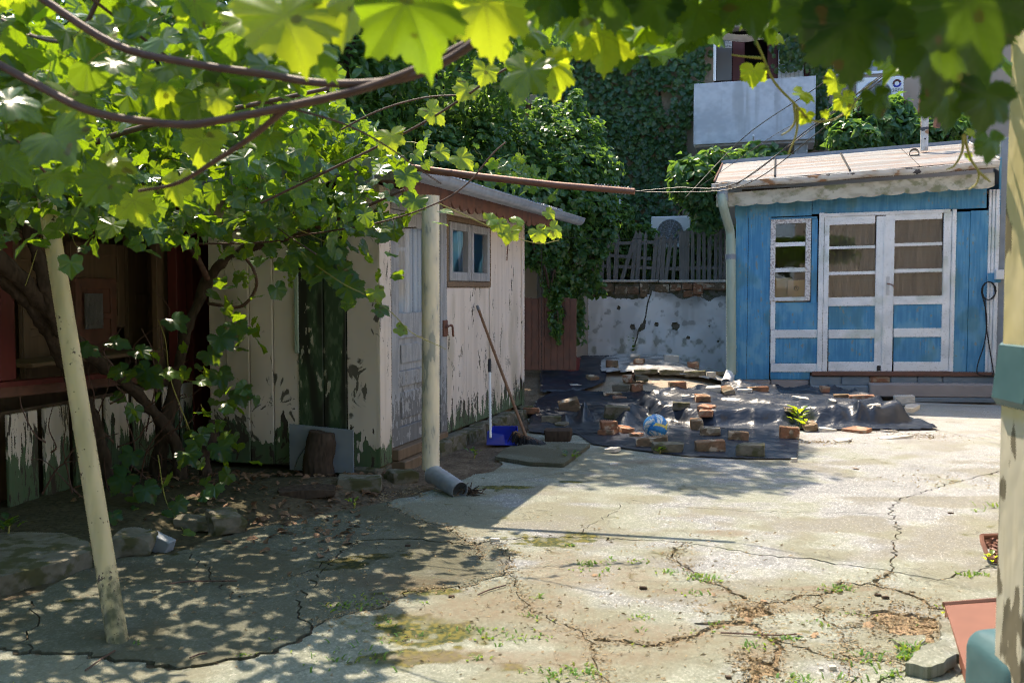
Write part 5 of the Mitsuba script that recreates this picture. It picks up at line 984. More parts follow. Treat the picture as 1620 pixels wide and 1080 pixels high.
def swarm(P, n, tip, size, temps, r, base, var=.35):
    """Many leaves as one mesh with a colour for each."""
    R = oriented(n, tip); pick = r.integers(0, len(temps), len(P)); VV, FF, CC, o = [], [], [], 0
    for k, (v, f) in enumerate(temps):
        i = np.nonzero(pick == k)[0]
        if not len(i): continue
        vv = np.einsum('nij,vj->nvi', R[i], v) * size[i, None, None] + P[i, None]; VV.append(vv.reshape(-1, 3)); FF.append((f[None] + (np.arange(len(i)) * len(v))[:, None, None]).reshape(-1, 3) + o); o += len(i) * len(v)
        t = r.random((len(i), 1)); c = np.asarray(base) * (1 + var * r.normal(size=(len(i), 1)) * .5) + t * t * np.array([.045, .045, .0]); CC.append(np.repeat(np.clip(c, .004, 1), len(v), 0))
    return trimesh.Trimesh(np.vstack(VV), np.vstack(FF), process=False), np.vstack(CC)
def rnd(r, n): return unit(r.normal(size=(n, 3)))
IVY = [small_leaf('ivy', k) for k in range(3)]; OVAL = [small_leaf('oval', k) for k in range(3)]

# ivy over the apartment block: thick, shaggy, hanging leaf tips
r = np.random.default_rng(31)
n = 42000; s = r.uniform(A.hit(-250, 200)[0], A.hit(1112, 200)[0] + .25, n); t = r.uniform(.3, 6.3, n)
edge_s = A.hit(1105, 200)[0] + .5 * (meshkit.noise(np.stack([t * 1.3, t * 0, t * 0], -1), 4) - .5) - .25 * sstep(3.0, 1.5, t)
q3 = np.stack([s, t, s * 0], -1); thick = .10 + .45 * meshkit.fbm(q3 * .9, 3, 6) ** 1.5; keep = (s < edge_s) & (meshkit.fbm(q3 * 1.4, 3, 2) > .30)
s, t, thick = s[keep], t[keep], thick[keep]; P = A.map(np.stack([s, t, thick * (.55 + .45 * r.random(len(s)))], -1))
nn = A.n + [0, 0, .55] + .55 * rnd(r, len(s)); tip = np.array([0, 0, -1]) + .45 * rnd(r, len(s)); m, c = swarm(P, nn, tip, r.uniform(.045, .085, len(s)), IVY, r, (.034, .085, .046))
iv = thing('wall_ivy', 'dense dark green ivy covering the apartment block left of the balcony', 'ivy'); put(iv + '__foliage', m, 'leaf_ivy', kind='stuff', color=c)
for k in range(9):
    a = A.hit(300 + k * 95, 330)[0]; put(iv + '__stem', tube(A.map(curve([(a + .2 * math.sin(k * 3 + j), .3 + j * .8, .05) for j in range(9)], 40)), .018, 5), 'bark')
# ivy trailing round the balcony's right side
n = 700; s = A.hit(1296, 100)[0] + r.normal(size=n) * .10; t = A.hit(1296, 30)[1] - r.random(n) ** 1.4 * 2.1; k = r.random(n) < .35; s = np.where(k, A.hit(1255, 80)[0] + r.normal(size=n) * .14, s); t = np.where(k, A.hit(1255, 40)[1] - r.random(n) * .75, t)
m, c = swarm(A.map(np.stack([s, t, .05 + .14 * r.random(n)], -1)), A.n + .5 * rnd(r, n), np.array([0, 0, -1]) + .4 * rnd(r, n), r.uniform(.035, .065, n), IVY, r, (.022, .058, .030))
tv = thing('trailing_ivy', 'thin ivy strand trailing down right of the balcony', 'ivy'); put(tv + '__foliage', m, 'leaf_ivy', kind='stuff', color=c); put(tv + '__stem', tube(A.map(curve([(A.hit(1296, 100)[0], A.hit(1296, y)[1], .03) for y in (10, 60, 110, 160)], 20)), .012, 5), 'bark')

def mass(name, label, cat, blobs_, n, size, base, temps, mt, seed, part='foliage', down=.5, trunk=None, shell=.35, var=.35, core=True):
    """A shrub or crown: leaves through the outer part of several lumps, with a dark woody inside."""
    r = np.random.default_rng(seed); w = np.array([b[1][0] * b[1][1] + b[1][0] * b[1][2] + b[1][1] * b[1][2] for b in blobs_]); pick = r.choice(len(blobs_), n, p=w / w.sum())
    C_ = np.array([b[0] for b in blobs_])[pick]; R_ = np.array([b[1] for b in blobs_])[pick]; d = rnd(r, n); lump = .45 + 1.05 * meshkit.fbm(d * 2.6 + pick[:, None] * 9.7, 3, seed)
    P = C_ + d * R_ * (lump * (1 - shell * r.random(n) ** 1.5))[:, None]; ok = P[:, 2] > terrain(P[:, 0], P[:, 1]) + .05
    P, d = P[ok], d[ok]; nn = d * .7 + [0, 0, .55] + .7 * rnd(r, len(P)); tip = d * .4 + np.array([0, 0, -down]) + .6 * rnd(r, len(P))
    m, c = swarm(P, nn, tip, r.uniform(*size, len(P)), temps, r, base, var); k = thing(name, label, cat); put(k + '__' + part, m, mt, kind='stuff', color=c)
    for tr in trunk or []: put(k + '__trunk', tube(curve(tr, 16), np.linspace(.07, .02, len(curve(tr, 16))), 7), 'bark')
    lim = []
    for j in range(min(40, 6 * len(blobs_))):
        b = blobs_[j % len(blobs_)]; e = np.array(b[0]) + rnd(r, 1)[0] * np.array(b[1]) * .8; lim.append(tube(curve([np.array(b[0]) - [0, 0, b[1][2] * .7], np.array(b[0]) * .6 + e * .4 + r.normal(size=3) * .08, e], 8), np.linspace(.022, .006, len(curve([b[0], b[0], e], 8))), 5))
    put(k + '__branches', join(lim), 'bark', kind='stuff'); return k
def pb(x, y, D, rx, ry, rz): return (at(x, y, D), (rx, ry, rz))
_q = np.random.default_rng(61); EXTRA = [pb(x_ + _q.normal() * 12, y_ + _q.normal() * 10, d_, *(_q.uniform(.12, .32, 3))) for x_, y_, d_ in [(960, 300, 14.2), (945, 350, 14.1), (955, 400, 14.1), (900, 180, 14.6), (850, 190, 14.4), (800, 195, 14.2), (740, 200, 13.8), (690, 205, 13.4), (930, 230, 14.5), (970, 340, 14.2), (890, 440, 14.0), (860, 395, 13.5), (820, 375, 13.4), (940, 460, 14.3), (925, 265, 14.4), (780, 185, 14.2), (960, 270, 14.4), (905, 520, 14.3)]]
mass('ivy_shrub', 'big ivy-covered mass between the cream shed and the apartment block', 'ivy', EXTRA + [pb(880, 270, 14.2, .75, .7, .75), pb(800, 250, 14.0, .8, .7, .7), pb(730, 260, 13.6, .8, .7, .8), pb(850, 330, 13.6, .75, .5, .75), pb(930, 330, 14.2, .45, .5, .7), pb(915, 400, 14.1, .35, .35, .6), pb(885, 455, 14.1, .2, .3, .55), pb(760, 320, 13.4, .8, .6, .7), pb(890, 205, 14.6, .5, .5, .35), pb(905, 480, 14.3, .17, .25, .5), pb(660, 270, 13.0, .8, .7, .8)], 19000, (.035, .065), (.036, .095, .045), IVY, 'leaf_ivy', 41)
mass('ivy_streamer', 'ivy streamers hanging over the brown fence behind the cream shed', 'ivy', [pb(870, 420, 13.4, .14, .1, .5), pb(880, 500, 13.4, .09, .1, .35), pb(850, 395, 13.3, .2, .1, .25)], 900, (.03, .055), (.03, .09, .035), IVY, 'leaf_ivy', 42)
mass('walnut_tree', 'shady tree behind the cream shed with dark leaves', 'tree', [(np.array([-2.6, 12.6, 3.9]), (1.6, 1.3, 1.2)), (np.array([-1.0, 13.2, 4.6]), (1.6, 1.2, 1.1)), (np.array([-4.2, 12.2, 3.8]), (1.6, 1.3, 1.3)), (np.array([-3.2, 13.0, 5.3]), (1.8, 1.3, 1.2)), (np.array([-5.9, 11.9, 4.2]), (1.6, 1.3, 1.4)), (np.array([-2.2, 11.9, 2.9]), (1.1, .8, .7)), (np.array([-4.0, 11.2, 2.9]), (1.3, .8, .7)), (np.array([-.9, 11.6, 6.4]), (1.1, 1.2, .6)), (np.array([.1, 11.2, 6.6]), (.8, 1.0, .5)), (np.array([-2.0, 11.4, 6.2]), (1.1, 1.1, .6)), (np.array([.5, 12.6, 6.9]), (.7, .9, .4))], 30000, (.05, .095), (.030, .080, .030), OVAL, 'leaf_ivy', 43, part='crown', down=.3, trunk=[[(-2.4, 12.8, 0), (-2.5, 12.7, 1.6), (-2.3, 12.8, 3.4)], [(-2.5, 12.7, 1.6), (-3.6, 12.5, 3.2), (-4.4, 12.4, 4.2)], [(-2.3, 12.8, 3.4), (-1.6, 12.2, 5.2), (-.2, 11.3, 6.4)]])
mass('lilac_shrub', 'leafy shrub with glossy leaves behind the left of the blue shed roof', 'shrub', [pb(1090, 285, 14.6, .32, .3, .35), pb(1140, 262, 14.9, .35, .3, .28), pb(1200, 252, 15.0, .4, .3, .22), pb(1115, 315, 14.6, .3, .3, .3), pb(1118, 340, 14.7, .25, .3, .25)], 1300, (.07, .12), (.055, .125, .060), OVAL, 'leaf_ivy', 44)
mass('climber_shrub', 'glossy climber growing over the back of the blue shed roof', 'shrub', [pb(1350, 222, 14.6, .38, .3, .3), pb(1400, 205, 14.8, .38, .3, .38), pb(1445, 215, 14.7, .35, .3, .28), pb(1365, 185, 14.9, .2, .2, .28), pb(1420, 180, 14.9, .22, .2, .25), pb(1500, 205, 14.6, .35, .3, .22), pb(1325, 195, 14.9, .15, .2, .3)], 1700, (.07, .125), (.050, .12, .060), OVAL, 'leaf_ivy', 45)
mass('yard_shrub', 'bright bush behind the left end of the picket fence', 'shrub', [pb(975, 350, 15.9, .3, .25, .35), pb(1010, 385, 16.1, .4, .25, .35), pb(1060, 412, 16.2, .45, .2, .18), pb(1120, 380, 16.2, .5, .25, .4), pb(990, 410, 16.0, .5, .25, .3), pb(1090, 420, 16.2, .6, .2, .3)], 3000, (.04, .07), (.07, .15, .055), OVAL, 'leaf_ivy', 46)
mass('added_hedge', 'dark hedge closing the yard behind the viewer on the left', 'added_hedge', [(np.array([x_, -3.6 + .3 * abs(x_ + 4), 1.9]), (1.5, .9, 2.5)) for x_ in (-8.5, -6.5, -4.5, -2.5)], 9000, (.14, .24), (.018, .035, .014), OVAL, 'leaf_dark', 48); labels['added_hedge']['kind'] = 'stuff'  # unseen foliage added behind the viewer to hold back fill light
mass('far_crown', 'dark treetop behind the far left of the yard', 'tree', [(np.array([-8.4, 13.5, 3.5]), (2.2, 1.8, 2.6)), (np.array([-9.5, 12.0, 5.6]), (2.2, 1.8, 1.8))], 9000, (.06, .11), (.03, .08, .03), OVAL, 'leaf_ivy', 47, part='crown', trunk=[[(-8.4, 13.5, 0), (-8.4, 13.5, 3)]])

# ---------------------------------------------------------------- the old vine on the left: trunks, canes, leaves
vine = thing('grape_vine', 'old grape vine with gnarled trunks spreading over the left of the yard', 'vine')
def vd(x): return float(np.interp(x, [-50, 0, 50, 150, 250, 330, 450], [5.55, 5.75, 5.95, 6.55, 7.05, 7.15, 7.0]))
def gnarl(pts, rad, seed, sides=14, n=60):
    c = curve(pts, n); m = tube(c, np.interp(np.linspace(0, 1, len(c)), np.linspace(0, 1, len(rad)), rad), sides); v = np.array(m.vertices); a = meshkit.fbm(v * [38, 38, 7], 3, seed) - .5; nrm = m.vertex_normals; m.vertices = v + nrm * (a * .06)[:, None]; return m
def vp(*pts, dz=0.0): return [at(x, y, vd(x) + dz) for x, y in pts]
put(vine + '__trunk', gnarl(vp((262, 800), (250, 740), (258, 690), (272, 630), (284, 570), (298, 515), (328, 445), (368, 402), (415, 388)), [.06, .05, .042, .038, .034, .030], 1), 'bark', smooth=True)
put(vine + '__trunk', gnarl(vp((292, 800), (285, 730), (268, 685), (215, 620), (140, 558), (92, 512), (48, 458), (-20, 395), dz=-.12), [.05, .042, .036, .042, .048, .052], 2), 'bark', smooth=True)
put(vine + '__trunk', gnarl(vp((190, 800), (165, 725), (150, 665), (112, 595), (62, 500), (-5, 430), dz=-.04), [.042, .038, .036, .044, .046], 3), 'bark', smooth=True)
put(vine + '__trunk', gnarl(vp((98, 530), (78, 480), (62, 420), (46, 360), (40, 280), dz=-.2), [.04, .035, .03], 4), 'bark', smooth=True)
put(vine + '__trunk', gnarl(vp((330, 770), (322, 720), (335, 690), (338, 665), dz=-.05), [.045, .04, .03], 5), 'bark', smooth=True)
r = np.random.default_rng(77)
canes = []                                                 # the framework of canes overhead and along the shed
def cane(pts, r0, r1, mt='cane', name='cane', owner=None):
    c = curve(pts, 40); put((owner or vine) + '__' + name, tube(c, np.linspace(r0, r1, len(c)), 8), mt, smooth=50); canes.append(c); return c
for pts, r0, r1 in [([(40, -20, 2.3), (180, 70, 2.25), (300, 100, 2.2), (420, 118, 2.15), (510, 132, 2.1), (620, 128, 2.0), (700, 100, 1.9), (775, 50, 1.85)], .0095, .008),
                    ([(-20, 92, 2.35), (60, 135, 2.3), (150, 178, 2.25), (280, 197, 2.2), (360, 188, 2.15), (450, 170, 2.1), (560, 145, 2.05), (660, 110, 1.95), (745, 66, 1.9)], .010, .0085),
                    ([(452, 172, 2.1), (400, 215, 2.2), (340, 255, 2.3), (280, 290, 2.5), (220, 302, 2.7)], .008, .004),
                    ([(160, -10, 2.6), (120, 60, 2.6), (60, 60, 2.8), (0, 30, 3.0)], .007, .005)]:
    cane([at(*p_) for p_ in pts], r0, r1)
for pts, r0, r1 in [([(415, 388, 7.0), (470, 372, 6.7), (520, 352, 6.5), (560, 335, 6.4), (640, 300, 6.3)], .022, .008), ([(328, 440, 7.1), (300, 390, 6.6), (240, 340, 6.0), (170, 300, 5.4), (90, 250, 4.8)], .022, .01),
                    ([(46, 300, 5.6), (120, 240, 5.0), (230, 200, 4.4), (380, 170, 3.9), (520, 140, 3.6)], .018, .007), ([(300, 386, 6.4), (420, 383, 6.3), (480, 372, 6.1), (600, 352, 5.9), (690, 322, 5.8), (740, 290, 5.75), (778, 245, 5.7), (800, 225, 5.7)], .006, .004),
                    ([(395, 330, 4.9), (540, 260, 4.6), (660, 200, 4.3), (740, 150, 4.0), (785, 118, 3.8), (850, 85, 3.6)], .006, .004), ([(540, 205, 4.2), (600, 175, 4.1), (670, 155, 4.05), (740, 150, 4.0)], .004, .003),
                    ([(330, 480, 7.0), (380, 485, 6.9), (405, 455, 6.85), (400, 425, 6.8), (385, 405, 6.8)], .012, .01), ([(280, 300, 5.6), (330, 360, 6.2), (400, 360, 6.4), (480, 330, 6.5)], .008, .005)]:
    cane([at(*p_) for p_ in pts], r0, r1)
# many thinner shoots spread through the canopy
def inside(n, r):                                          # points in the vine's canopy: a sagging roof of leaves and its fringes
    out = []
    while len(out) < n:
        y = r.uniform(2.3, 7.2); xr = np.interp(y, [2.3, 3.4, 4.5, 5.5, 6.5, 7.2], [-.55, -.62, -.95, -1.1, -.95, -.75]); x = xr - r.random() ** 1.15 * (4.6 + xr + .3)
        top = np.interp(y, [2.3, 4, 7.2], [2.35, 2.55, 2.50]); bot = np.interp(y, [2.3, 3.5, 5, 7.2], [1.88, 1.90, 1.88, 1.78]) + .25 * (meshkit.noise(np.array([[x * 1.3, y * 1.3, 0]]), 5)[0] - .5)
        if meshkit.fbm(np.array([[x * 1.5, y * 1.5, 3.0]]), 2, 8)[0] < .40: continue
        out.append((x, y, r.uniform(bot, top) if r.random() < .75 else bot + .15 * r.random()))
    return np.array(out)
for k in range(46):
    c0_ = inside(1, r)[0]; d = unit(np.array([r.normal(), r.normal(), r.normal() * .25])); pts = [c0_ - d * .5, c0_ - d * .2 + r.normal(size=3) * .05, c0_ + d * .2 + r.normal(size=3) * .05, c0_ + d * .55 + [0, 0, -.05]]
    cane(pts, .0045, .002, 'cane' if k % 3 else 'shoot')
LV = {}
def leaf_at(owner, p, n, tip, half, hi=True, young=False, variant=None):
    young = 'old' if owner == 'overhead_vine' and not young else young
    T0 = HI if hi else LO; k = int(variant if variant is not None else r.integers(len(T0))); key = (hi, k, young)
    if key not in LV: v, f, uv = T0[k]; LV[key] = ply((v, f), {'old': 'leaf_old', True: 'leaf_young'}.get(young, 'leaf_vine'), True, uv=uv)
    R = oriented(np.array([n], float), np.array([tip], float))[0] * half; e = number(owner + '__leaf'); scene[e] = {**LV[key], 'to_world': T(frame(p, R[:, 0], R[:, 1], R[:, 2]).tolist())}; return e
# hand-placed near leaves: picture x, y of the blade's middle, distance, width in pixels, tip direction (right, up), facing (right, up; towards the lens is the rest), young
sunv = unit(np.array(SUN))
def near(owner, x, y, D, w, tip, face, young=False, variant=None):
    half = w * D / F_PX / 2 / .95; tp = unit(np.array([tip[0], .15 * r.normal(), tip[1]])); nf = np.array([face[0], -math.sqrt(max(.05, 1 - face[0] ** 2 - face[1] ** 2)), face[1]]); leaf_at(owner, at(x, y, D) - tp * half * .35, nf, tp, half, True, young, variant)
for a in [(460, 55, 1.65, 170, (.3, -.9), (.2, .5), 1), (560, 20, 1.7, 150, (-.2, -1), (-.3, .5), 1), (655, 40, 1.55, 190, (.35, -.95), (.25, .35), 0), (420, 20, 1.8, 120, (-.4, -.8), (-.3, .6), 1), (770, 35, 1.7, 150, (.1, -1), (.1, .45), 1), (500, 90, 1.9, 120, (.6, -.6), (.4, .6), 0),
          (375, 45, 2.1, 95, (-.5, -.6), (.1, .7), 1), (345, 130, 2.6, 80, (.5, -.7), (.3, .6), 1), (190, 105, 2.2, 90, (.8, -.4), (.1, .85), 0), (280, 115, 2.3, 100, (.7, -.7), (-.2, .75), 0), (150, 70, 2.4, 85, (-.4, -.8), (.2, .5), 1), (255, 145, 2.6, 90, (-.2, -1), (.4, .4), 1),
          (30, 170, 2.0, 120, (.9, -.5), (.2, .8), 0), (100, 235, 2.3, 150, (.6, -.75), (-.25, .6), 0), (60, 195, 2.5, 110, (.8, -.4), (.4, .7), 0), (190, 260, 2.6, 90, (.9, -.1), (.1, .75), 1), (320, 235, 2.5, 95, (-.1, -1), (.4, .3), 1), (285, 300, 2.7, 85, (.2, -1), (-.4, .4), 1),
          (160, 300, 2.5, 110, (-.5, -.8), (.4, .5), 0), (215, 330, 2.8, 95, (.3, -.9), (.2, .5), 1), (90, 290, 2.6, 90, (.4, -.9), (-.3, .6), 0), (20, 270, 2.4, 110, (.5, -.8), (.4, .6), 0), (345, 165, 2.3, 75, (.1, -1), (.3, .5), 1), (420, 225, 2.7, 75, (-.3, -.9), (.3, .6), 0),
          (830, 130, 2.3, 105, (-.3, -.95), (-.35, .55), 0), (872, 118, 2.35, 105, (.25, -.95), (.4, .45), 1), (848, 60, 2.2, 80, (.6, -.5), (.2, .75), 0), (955, 75, 2.25, 115, (.05, -1), (.1, .35), 1), (910, 35, 2.0, 95, (-.4, -.7), (-.3, .4), 0), (790, 75, 2.3, 60, (.3, -.9), (.4, .3), 1),
          (1000, 30, 2.3, 95, (.3, -.8), (.2, .4), 0), (765, 120, 3.2, 50, (-.3, -.9), (.3, .4), 1), (690, 180, 4.2, 52, (.8, -.5), (.3, .5), 1), (620, 225, 4.3, 55, (.2, -.9), (-.2, .5), 1), (735, 148, 4.0, 48, (-.4, -.8), (.2, .5), 1)]:
    near(vine, *a[:3], a[3] * (1.0 if a[3] > 140 and a[1] < 60 else .78 if a[0] < 480 else .95), *a[4:6], bool(a[6]))
# the rest of the canopy: the largest as parts, the small and far ones as one
n1 = 215
P1 = inside(n1, np.random.default_rng(5)); r = np.random.default_rng(6); ow = np.argsort(P1[:, 1])
for k in range(n1):
    near_ = P1[k, 1] < 5; leaf_at(vine, P1[k], np.array([0, -.25, .65]) + .75 * rnd(r, 1)[0], np.array([.1, -.2, -.75]) + .8 * rnd(r, 1)[0], r.uniform(.05, .085), near_, r.random() < .18)
def hang(x, y, D, sx, sy, sd, n, r): return np.array([at(x + sx * r.normal(), y + sy * r.normal(), D + sd * r.normal()) for _ in range(n)])
r = np.random.default_rng(8)
# tendrils of growth hanging before the cream shed and the veranda
fr_ = [hang(560, 400, 6.6, 28, 45, .15, 22, r), hang(480, 390, 6.6, 55, 28, .2, 40, r), hang(590, 300, 6.3, 55, 35, .25, 45, r), hang(520, 320, 6.2, 70, 30, .3, 60, r), hang(420, 320, 6.0, 60, 40, .3, 60, r), hang(120, 340, 5.0, 80, 28, .4, 60, r), hang(300, 350, 5.8, 60, 30, .4, 60, r), hang(60, 290, 4.6, 60, 45, .4, 50, r), hang(220, 300, 5.0, 80, 40, .4, 70, r), hang(640, 250, 6.4, 45, 25, .3, 26, r)]
fr_ += [hang(362, 590, 6.75, 16, 55, .08, 26, r), hang(250, 775, 6.15, 55, 34, .15, 18, r), hang(330, 690, 6.5, 30, 45, .15, 18, r), hang(210, 600, 6.3, 40, 30, .15, 10, r), hang(395, 470, 6.8, 25, 30, .1, 12, r)]
ge_ = np.column_stack([r.uniform(-.2, 3.6, 150), r.uniform(2.28, 2.62, 150), .25 + .35 * r.random(150)]); fr_ += [F.map(ge_[meshkit.noise(ge_ * [2.2, 0, 0], 3) > .42])]
PF_ = np.vstack(fr_)
rs_ = np.random.default_rng(91); sh_ = np.column_stack([rs_.uniform(-4.4, -1.0, 3200), rs_.uniform(4.6, 7.4, 3200), rs_.uniform(2.2, 2.65, 3200)]); sh_ = sh_[(meshkit.fbm(sh_ * [1.9, 1.9, .5], 2, 17) > .34)]
P2 = np.vstack([inside(3600, r), sh_, PF_]); Lt = [(v, f) for v, f, uv in LO]
gap = (np.abs((P2[:, 0] / P2[:, 1] * F_PX + 810 - 515) / 85) ** 2 + np.abs((455 - (P2[:, 2] - CAM_H) / P2[:, 1] * F_PX - 272) / 26) ** 2 < 1) & (r.random(len(P2)) < .75)   # an opening where the shed's roof edge shows
P2 = P2[~gap]
sk = []
for p_ in np.vstack([P1, P2[::4]]):
    d_ = unit(np.array([r.normal(), r.normal(), .9 + .4 * r.random()])); L_k = r.uniform(.05, .10); sk.append(tube([p_, p_ + d_ * L_k * .5 + r.normal(size=3) * .006, p_ + d_ * L_k + r.normal(size=3) * .01], [.0016, .0014, .0014], 3, False))
put(vine + '__leaf_stalks', join(sk), 'shoot', kind='stuff')
n_ = len(P2); m, c = swarm(P2, np.array([.0, -.25, .65]) + .75 * rnd(r, n_), np.array([.1, -.1, -.7]) + .8 * rnd(r, n_), r.uniform(.038, .075, n_), Lt, r, (.019, .062, .028), .5)
put(vine + '__small_foliage', m, 'leaf_mass', kind='stuff', color=c)
# low shoots with single leaves before the veranda
def shoot(owner, pts, leaves, rad=.004, mt='shoot'):
    c = curve([at(*p_) for p_ in pts], 30); put(owner + '__shoot', tube(c, np.linspace(rad, rad * .5, len(c)), 6), mt, smooth=50)
    for a in leaves: near(owner, *a[:6], bool(a[6]))
shoot(vine, [(300, 680, 6.7), (270, 600, 6.6), (262, 540, 6.55), (250, 505, 6.5)], [(280, 515, 6.5, 46, (.3, -.6), (.1, .75), 0), (355, 540, 6.5, 50, (.6, -.6), (.3, .6), 0), (375, 525, 6.6, 42, (.2, -.8), (.1, .6), 0), (230, 590, 6.4, 40, (-.4, -.7), (.2, .6), 0), (245, 600, 6.4, 46, (.5, -.6), (-.1, .6), 0), (335, 565, 6.7, 40, (.4, -.8), (.1, .5), 0), (350, 600, 6.7, 44, (.3, -.8), (.2, .5), 0), (382, 630, 6.8, 40, (.4, -.8), (.1, .5), 0)])
shoot(vine, [(250, 720, 6.4), (262, 790, 6.0), (285, 830, 5.7), (298, 850, 5.6)], [(190, 765, 6.1, 52, (-.4, -.7), (.1, .7), 0), (235, 780, 6.0, 44, (.4, -.7), (.2, .65), 0), (270, 825, 5.8, 40, (-.2, -.8), (.1, .7), 0), (285, 800, 5.9, 34, (.5, -.6), (.1, .7), 0), (300, 725, 6.2, 44, (.4, -.6), (.1, .7), 0), (298, 850, 5.6, 28, (.6, -.5), (.2, .7), 1), (205, 725, 6.2, 40, (-.3, -.8), (.2, .6), 0), (350, 715, 6.4, 40, (.3, -.9), (.1, .5), 0), (180, 820, 5.6, 30, (.2, -.8), (.1, .7), 0)])
shoot(vine, [(262, 590, 6.3), (290, 600, 6.2), (320, 606, 6.1), (335, 615, 6.1)], [(272, 592, 6.2, 34, (.7, -.3), (.1, .9), 1), (322, 605, 6.1, 32, (.8, -.4), (.1, .9), 1), (185, 590, 6.0, 42, (-.6, -.3), (.1, .85), 0), (140, 555, 5.9, 48, (.9, -.4), (.1, .9), 0), (190, 545, 6.0, 44, (.8, -.5), (.1, .9), 0), (225, 560, 6.1, 40, (.8, -.5), (.1, .85), 0)])
shoot(vine, [(500, 420, 6.4), (545, 450, 6.3), (585, 470, 6.3), (620, 495, 6.25), (650, 525, 6.2), (690, 545, 6.15), (705, 552, 6.15)], [(545, 440, 6.4, 58, (.6, -.7), (.2, .6), 0), (560, 460, 6.35, 52, (.8, -.4), (-.2, .6), 0), (597, 468, 6.3, 34, (.4, -.8), (.3, .4), 1), (605, 492, 6.28, 34, (.8, -.3), (.1, .8), 0), (636, 522, 6.2, 26, (.8, -.3), (.2, .6), 1), (500, 415, 6.5, 60, (-.2, -.9), (.2, .6), 0), (530, 405, 6.4, 50, (.4, -.8), (.2, .5), 0)])
shoot(vine, [(690, 320, 5.9), (745, 345, 5.9), (800, 370, 5.9), (850, 385, 5.9), (885, 380, 5.9)], [(790, 360, 5.9, 34, (.3, -.8), (.2, .5), 1), (805, 372, 5.9, 40, (-.2, -.9), (-.1, .5), 1), (855, 372, 5.9, 36, (.5, -.8), (.2, .5), 1), (880, 365, 5.9, 34, (.8, -.5), (.2, .5), 1), (780, 345, 5.9, 30, (.6, .3), (.2, .6), 1), (820, 345, 5.9, 26, (.3, .6), (.2, .6), 1), (870, 340, 5.9, 24, (.5, -.5), (.2, .5), 1), (700, 245, 5.9, 34, (.6, -.5), (.2, .5), 1), (735, 255, 5.9, 44, (.7, -.5), (.2, .5), 1), (655, 325, 5.9, 44, (-.2, -.9), (.2, .5), 0), (645, 285, 5.9, 46, (.3, -.8), (.2, .5), 0)])
# bare twigs and last year's shoots tangled round the trunks
r = np.random.default_rng(15)
for k in range(30):
    x0, y0 = r.uniform(60, 340), r.uniform(560, 800); a = r.uniform(-2.6, -.4); L = r.uniform(50, 150); D0 = vd(x0) - r.uniform(0, .35); pts = [at(x0 + math.cos(a) * L * t_ + 8 * r.normal(), y0 + math.sin(a) * L * t_ + 8 * r.normal(), D0 - .1 * t_) for t_ in (0, .35, .7, 1)]
    put(vine + '__twig', tube(curve(pts, 12), np.linspace(.006, .0025, len(curve(pts, 12))), 5), 'cane')
# grape bunches, green
for k, (x, y, D) in enumerate([(387, 432, 6.75), (460, 430, 6.5), (405, 300, 5.8)]):
    o = at(x, y, D); rr = np.random.default_rng(k); put(vine + '__grape_bunch', join([trimesh.creation.icosphere(1, .008) .apply_translation(o + [rr.normal() * .016 * (1 - j / 60), rr.normal() * .016, -.0028 * j]) for j in range(36)]), 'leaf_young', smooth=True)

# ---------------------------------------------------------------- the second vine: dark leaves overhead at the right and its pale shoots
ov = thing('overhead_vine', 'vine overhead at the upper right with large dark leaves and pale young shoots', 'vine')
r = np.random.default_rng(12)
DARK = [(1290, 35, 1.5, 130, (-.1, -1), (.1, .3)), (1345, 70, 1.5, 165, (.1, -1), (.1, .25)), (1410, 45, 1.55, 150, (.2, -1), (.2, .3)), (1487, 85, 1.45, 170, (.1, -1), (.1, .3)), (1540, 40, 1.35, 200, (.2, -1), (-.2, .3)), (1500, 160, 1.5, 110, (.2, -.9), (.2, .2)), (1235, -20, 1.7, 110, (-.3, -.9), (.2, .3)), (1185, 15, 1.9, 110, (.2, -.9), (.1, .4)), (1100, 30, 1.9, 100, (-.3, -.9), (.2, .4)), (1040, 20, 1.9, 100, (.3, -.9), (-.1, .4)), (1430, 30, 1.6, 160, (-.3, -.9), (.2, .4)), (1556, 170, 1.5, 100, (-.2, -.9), (.1, .3)), (1540, 100, 1.55, 130, (.3, -.9), (.3, .3)), (1350, 10, 1.8, 150, (.3, -.8), (0, .4)), (1210, 45, 2.4, 70, (.4, -.8), (.2, .5)), (1150, 10, 2.0, 90, (0, -1), (.2, .4)), (1567, 235, 1.7, 62, (.1, -1), (.3, .2)), (1390, 165, 1.6, 60, (.3, -.9), (.2, .3)), (1590, 15, 1.4, 150, (0, -1), (0, .3)), (970, 5, 1.9, 110, (.1, -1), (.1, .4)), (870, 8, 2.0, 100, (-.2, -1), (.1, .4)), (1078, 70, 2.6, 50, (-.3, -.9), (.3, .4))]
for a in DARK: near(ov, *a, False)
